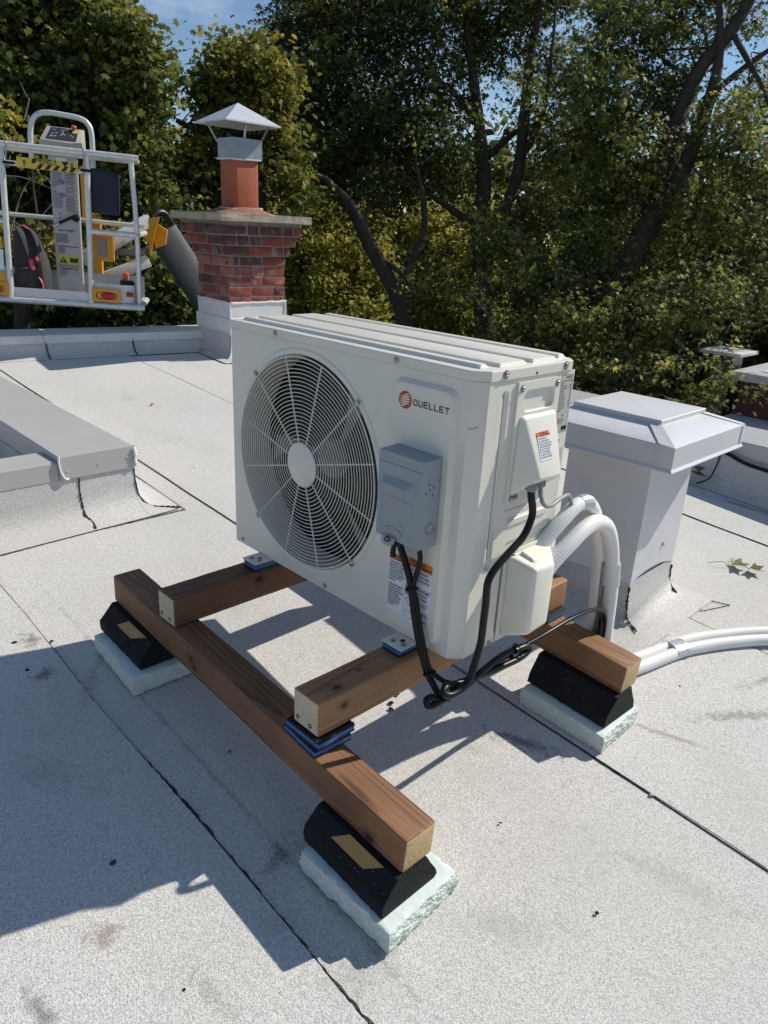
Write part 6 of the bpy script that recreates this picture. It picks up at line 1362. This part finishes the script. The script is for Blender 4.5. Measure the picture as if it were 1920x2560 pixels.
tree('shaded maple with dark leaves below the lift basket', [(300, 980, 8.6, .12), (290, 820, 8.6, .10), (280, 700, 8.6, .06)], [],
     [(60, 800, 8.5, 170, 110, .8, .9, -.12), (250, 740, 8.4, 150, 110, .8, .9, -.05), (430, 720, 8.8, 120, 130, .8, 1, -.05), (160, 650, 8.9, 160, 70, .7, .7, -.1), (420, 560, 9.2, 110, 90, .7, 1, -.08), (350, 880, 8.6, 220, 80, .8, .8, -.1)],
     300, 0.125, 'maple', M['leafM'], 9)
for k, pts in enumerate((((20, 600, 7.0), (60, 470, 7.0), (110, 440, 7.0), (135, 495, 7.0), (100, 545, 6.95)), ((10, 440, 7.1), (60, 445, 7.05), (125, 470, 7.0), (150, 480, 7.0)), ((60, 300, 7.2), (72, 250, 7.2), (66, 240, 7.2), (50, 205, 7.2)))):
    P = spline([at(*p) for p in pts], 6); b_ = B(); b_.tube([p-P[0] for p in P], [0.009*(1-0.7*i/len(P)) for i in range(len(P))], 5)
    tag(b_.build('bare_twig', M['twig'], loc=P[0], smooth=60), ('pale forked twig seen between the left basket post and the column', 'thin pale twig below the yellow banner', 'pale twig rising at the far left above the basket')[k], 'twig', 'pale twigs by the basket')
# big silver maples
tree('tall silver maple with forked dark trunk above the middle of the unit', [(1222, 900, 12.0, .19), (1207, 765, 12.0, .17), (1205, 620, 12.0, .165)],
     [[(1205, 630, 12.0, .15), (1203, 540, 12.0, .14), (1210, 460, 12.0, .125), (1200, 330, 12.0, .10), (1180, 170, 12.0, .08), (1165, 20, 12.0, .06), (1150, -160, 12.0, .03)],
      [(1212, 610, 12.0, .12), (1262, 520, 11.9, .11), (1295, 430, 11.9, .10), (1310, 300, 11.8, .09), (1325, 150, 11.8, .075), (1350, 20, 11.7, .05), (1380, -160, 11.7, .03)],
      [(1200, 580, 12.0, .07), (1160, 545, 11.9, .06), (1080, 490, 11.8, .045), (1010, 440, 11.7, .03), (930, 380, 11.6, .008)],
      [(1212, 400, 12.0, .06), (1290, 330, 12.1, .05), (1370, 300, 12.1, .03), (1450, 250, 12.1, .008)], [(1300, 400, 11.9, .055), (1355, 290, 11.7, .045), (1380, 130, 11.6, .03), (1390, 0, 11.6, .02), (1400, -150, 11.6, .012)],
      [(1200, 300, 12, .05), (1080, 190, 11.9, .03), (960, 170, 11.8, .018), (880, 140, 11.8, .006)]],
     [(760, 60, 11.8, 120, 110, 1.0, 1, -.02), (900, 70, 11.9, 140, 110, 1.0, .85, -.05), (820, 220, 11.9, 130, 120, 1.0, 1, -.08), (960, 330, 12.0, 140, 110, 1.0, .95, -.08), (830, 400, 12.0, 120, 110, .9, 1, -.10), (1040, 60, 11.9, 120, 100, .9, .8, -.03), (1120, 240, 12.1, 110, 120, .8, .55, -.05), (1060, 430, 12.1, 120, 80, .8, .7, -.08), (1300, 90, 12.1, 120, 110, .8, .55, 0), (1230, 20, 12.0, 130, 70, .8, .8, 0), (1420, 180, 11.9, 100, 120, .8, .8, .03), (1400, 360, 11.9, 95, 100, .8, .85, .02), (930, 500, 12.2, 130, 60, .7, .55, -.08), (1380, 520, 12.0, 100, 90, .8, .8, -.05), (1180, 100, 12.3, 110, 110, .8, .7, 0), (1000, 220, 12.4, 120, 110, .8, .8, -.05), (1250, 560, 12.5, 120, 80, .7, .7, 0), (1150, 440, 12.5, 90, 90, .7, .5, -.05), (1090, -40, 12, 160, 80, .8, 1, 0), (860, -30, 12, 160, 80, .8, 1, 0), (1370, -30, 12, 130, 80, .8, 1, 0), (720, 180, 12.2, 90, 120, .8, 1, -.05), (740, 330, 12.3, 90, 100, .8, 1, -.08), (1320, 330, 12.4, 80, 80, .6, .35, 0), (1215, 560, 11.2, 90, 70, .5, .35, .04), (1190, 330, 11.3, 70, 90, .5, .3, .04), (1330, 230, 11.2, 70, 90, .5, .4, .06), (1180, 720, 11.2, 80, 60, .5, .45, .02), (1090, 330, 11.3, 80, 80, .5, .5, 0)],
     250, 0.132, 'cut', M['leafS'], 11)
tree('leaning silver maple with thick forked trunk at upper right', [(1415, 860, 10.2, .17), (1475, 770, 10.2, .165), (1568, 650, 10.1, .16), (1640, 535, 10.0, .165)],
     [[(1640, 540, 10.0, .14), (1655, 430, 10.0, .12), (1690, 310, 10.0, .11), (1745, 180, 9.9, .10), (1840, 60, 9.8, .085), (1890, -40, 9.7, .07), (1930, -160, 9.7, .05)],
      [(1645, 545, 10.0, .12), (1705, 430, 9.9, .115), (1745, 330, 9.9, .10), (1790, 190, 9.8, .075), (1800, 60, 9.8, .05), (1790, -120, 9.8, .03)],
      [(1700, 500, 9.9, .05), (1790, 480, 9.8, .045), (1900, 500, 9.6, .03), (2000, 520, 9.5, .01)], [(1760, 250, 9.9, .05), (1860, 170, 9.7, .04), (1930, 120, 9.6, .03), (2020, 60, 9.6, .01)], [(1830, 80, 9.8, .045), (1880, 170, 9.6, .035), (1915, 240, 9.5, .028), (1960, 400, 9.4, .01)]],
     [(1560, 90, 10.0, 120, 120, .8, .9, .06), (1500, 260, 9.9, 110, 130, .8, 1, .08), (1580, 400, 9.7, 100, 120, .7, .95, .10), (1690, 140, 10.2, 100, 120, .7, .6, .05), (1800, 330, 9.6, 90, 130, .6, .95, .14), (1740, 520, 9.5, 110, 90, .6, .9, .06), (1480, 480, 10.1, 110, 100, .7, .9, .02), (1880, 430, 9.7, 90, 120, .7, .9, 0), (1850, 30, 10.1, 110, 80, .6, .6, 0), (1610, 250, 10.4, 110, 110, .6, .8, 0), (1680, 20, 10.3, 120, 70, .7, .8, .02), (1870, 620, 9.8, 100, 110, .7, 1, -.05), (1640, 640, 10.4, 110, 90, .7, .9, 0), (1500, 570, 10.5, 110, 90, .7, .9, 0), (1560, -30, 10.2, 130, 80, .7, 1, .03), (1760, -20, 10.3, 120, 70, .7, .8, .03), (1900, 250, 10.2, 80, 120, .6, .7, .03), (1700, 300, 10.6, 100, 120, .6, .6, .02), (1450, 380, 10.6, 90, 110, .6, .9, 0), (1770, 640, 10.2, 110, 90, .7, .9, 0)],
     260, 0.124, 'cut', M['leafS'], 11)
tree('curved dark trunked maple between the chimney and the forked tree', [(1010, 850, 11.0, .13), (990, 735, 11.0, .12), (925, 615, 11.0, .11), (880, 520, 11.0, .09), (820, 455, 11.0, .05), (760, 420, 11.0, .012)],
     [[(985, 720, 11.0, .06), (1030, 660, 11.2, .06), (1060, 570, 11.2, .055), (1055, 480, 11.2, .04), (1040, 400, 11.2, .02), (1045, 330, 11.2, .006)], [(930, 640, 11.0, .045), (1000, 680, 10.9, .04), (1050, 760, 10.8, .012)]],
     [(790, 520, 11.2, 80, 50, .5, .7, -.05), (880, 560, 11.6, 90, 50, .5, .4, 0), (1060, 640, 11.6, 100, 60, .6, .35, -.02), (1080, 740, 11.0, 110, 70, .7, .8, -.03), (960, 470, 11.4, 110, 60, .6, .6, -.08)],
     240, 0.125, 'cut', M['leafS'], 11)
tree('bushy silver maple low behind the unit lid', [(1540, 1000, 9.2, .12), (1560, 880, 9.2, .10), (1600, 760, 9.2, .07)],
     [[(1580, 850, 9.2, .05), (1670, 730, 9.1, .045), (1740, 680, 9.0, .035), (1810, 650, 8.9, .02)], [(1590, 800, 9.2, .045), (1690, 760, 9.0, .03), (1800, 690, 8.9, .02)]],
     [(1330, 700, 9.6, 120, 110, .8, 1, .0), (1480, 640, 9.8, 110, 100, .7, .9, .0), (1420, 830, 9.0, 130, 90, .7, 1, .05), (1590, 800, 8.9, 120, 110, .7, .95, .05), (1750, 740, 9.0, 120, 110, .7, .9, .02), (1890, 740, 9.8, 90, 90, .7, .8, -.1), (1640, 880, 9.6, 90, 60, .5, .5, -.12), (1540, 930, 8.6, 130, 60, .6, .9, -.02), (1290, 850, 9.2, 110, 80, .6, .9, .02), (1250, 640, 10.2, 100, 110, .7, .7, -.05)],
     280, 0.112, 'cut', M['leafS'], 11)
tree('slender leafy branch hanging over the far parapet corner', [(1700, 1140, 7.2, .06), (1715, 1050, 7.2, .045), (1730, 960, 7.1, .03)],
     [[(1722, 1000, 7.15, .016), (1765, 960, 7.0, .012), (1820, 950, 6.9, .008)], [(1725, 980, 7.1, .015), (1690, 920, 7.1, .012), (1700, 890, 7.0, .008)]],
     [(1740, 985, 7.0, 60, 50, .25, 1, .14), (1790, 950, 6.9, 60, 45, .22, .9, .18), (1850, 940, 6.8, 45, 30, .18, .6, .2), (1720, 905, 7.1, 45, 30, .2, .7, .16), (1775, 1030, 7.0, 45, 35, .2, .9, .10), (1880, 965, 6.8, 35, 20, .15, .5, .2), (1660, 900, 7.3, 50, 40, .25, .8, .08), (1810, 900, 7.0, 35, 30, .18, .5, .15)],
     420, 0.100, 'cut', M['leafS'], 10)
# foliage beyond, its sunlit look put into the leaf colour
lit = [('sunlit yellow green shrub trees beyond, left of the forked trunk', 880, 17.0), ('sunlit pale green tree beyond, under the forked trunk', 1150, 18.0), ('distant sunlit tree right of the chimney shaft', 730, 17.5)]
for lab, px, d in lit:
    tree(lab, [(px, 900, d, .14), (px+10, 760, d, .11), (px+5, 600, d, .06)], [],
         [(px-70, 560, d, 70, 60, 1.0, 1, .12), (px+40, 540, d+.4, 80, 55, 1.0, 1, .18), (px, 640, d-.5, 110, 70, 1.1, 1, .08), (px-60, 720, d-.8, 80, 70, 1.0, 1, .05), (px+70, 710, d-.6, 80, 70, 1.0, 1, .05), (px, 790, d-1.0, 120, 70, 1.0, 1, 0)],
         170, 0.150, 'oval', M['leafL'], 12, name='shrub_tree', group='sunlit trees beyond')
# the wood that closes the view: one mass
bl = []
for k in range(46):
    px = -500+k*66; d = 21+random.uniform(-1.5, 3)
    for py, ry in ((930, 110), (820, 110), (660, 120), (540+random.uniform(-30, 30), 110), (440+random.uniform(-40, 40), 90)): bl.append((at(px+random.uniform(-30, 30), py, d), (75*d/FPX, 1.5, ry*d/FPX), 1.0, random.uniform(-.08, .08)))
    if px < 350: bl.append((at(px, 330+random.uniform(-60, 60), d+1), (75*d/FPX, 1.2, 120*d/FPX), 0.8, -.05))
    elif random.random() < 0.45 and px > 650: bl.append((at(px, 400, d+1), (60*d/FPX, 1.0, 80*d/FPX), 0.6, -.05))
P_, N_, S_, T_ = fill(bl, 4.6, 0.46, 9)
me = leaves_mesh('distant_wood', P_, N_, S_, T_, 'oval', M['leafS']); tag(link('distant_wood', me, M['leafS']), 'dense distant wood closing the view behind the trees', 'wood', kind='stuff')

# ------------------------------------------------------------------ small litter on the roof
def flat_leaf(label, x, y, s, rot, m, curl=0.3, kind='maple', lift_=0.010, stem=True, z=None):
    V, F = SHAPES[kind]; zz = rz(x, y) if z is None else z
    b = B(); vs = [b.bm.verts.new((p[0]*s, p[1]*s, lift_+curl*s*(abs(p[0])**1.4+0.5*p[1]*p[1])+random.uniform(0, .06)*s)) for p in V]
    for f in F: b.bm.faces.new([vs[i] for i in f])
    if stem: b.tube([Vector((0, 0.06*s, lift_)), Vector((0.02*s, -0.3*s, lift_+0.12*s)), Vector((0.0, -0.75*s, lift_+0.02*s))], 0.0012, 5)
    return tag(b.build('fallen_leaf', m, loc=(x, y, zz), rot=(0, 0, rot), smooth=0), label, 'leaf', 'fallen leaves on the roof')
flat_leaf('green fallen maple leaf to the right of the vent hood', 0.845, 1.955, 0.13, -0.9, M['fallen'], 0.5)
flat_leaf('second green fallen leaf overlapping the first, right of the vent', 0.905, 1.99, 0.12, -1.6, M['fallen'], 0.55)
flat_leaf('small tan fallen leaf on the open roof left of the unit', -2.38, 0.93, 0.045, 0.6, M['drybrown'], 0.6)
flat_leaf('small olive leaf at the foot of the chimney', -3.50, 1.94, 0.06, 0.9, M['fallen'], 0.6, z=rz(-3.5, 1.94)+0.01)
flat_leaf('long olive vine leaf lying against the far parapet', 0.33, 2.80, 0.14, 1.7, M['fallen'], 0.5, 'oval', z=rz(0.33, 2.8)+0.05)
flat_leaf('curled olive vine leaf above the other by the parapet', 0.29, 2.82, 0.13, 0.4, M['fallen'], 0.6, 'oval', z=rz(0.3, 2.8)+0.06)
def pebble(label, x, y, s, m):
    b = B(); r = bmesh.ops.create_icosphere(b.bm, subdivisions=1, radius=s)
    for v in b.bm.verts: v.co = Vector((v.co.x*random.uniform(.7, 1.4), v.co.y*random.uniform(.6, 1.2), abs(v.co.z)*0.55 if v.co.z > 0 else v.co.z*0.2))
    return tag(b.build('debris_bit', m, loc=(x, y, rz(x, y)+0.005), rot=(0, 0, random.random()*3), smooth=0), label, 'debris', 'bits of debris on the roof')
bits = [(0.586, -0.713, .008, 'inkgrey', 'curled grey chip on the sunlit roof at lower left'), (0.93, -0.735, .004, 'rubber', 'tiny black speck in the sun beside the timber shadow'), (0.455, -0.33, .006, 'drybrown', 'small brown pellet in the shadow below the front timber'), (-0.30, -0.50, .007, 'rubber', 'black crumb near the left edge in shadow'), (-0.20, -0.61, .007, 'rubber', 'rounded black crumb farther down the left shadow'), (-0.36, -0.59, .008, 'rubber', 'black crumb by the left frame edge'), (0.58, 0.15, .009, 'rubber', 'black bitumen crumb between the cross timbers'), (0.60, 0.13, .008, 'rubber', 'second bitumen crumb next to the first between the timbers'), (0.565, 0.19, .006, 'rubber', 'small crumb above the pair between the timbers'), (1.27, 0.437, .007, 'slab', 'pale pebble lying on the right hand seam'), (1.36, 0.02, .006, 'rubber', 'black sliver on the open roof at lower right'), (1.07, 0.05, .004, 'rubber', 'tiny speck on the sunlit roof in front of the rear block'), (1.10, 0.95, .004, 'rubber', 'tiny dark speck right of the rear timber'), (-1.75, 0.70, .005, 'drybrown', 'tiny brown speck on the open roof beside the unit'), (-1.35, 0.62, .004, 'rubber', 'tiny black speck on the open roof beside the curb')]
for x, y, s, m, lab in bits: pebble(lab, x, y, s, M[m])
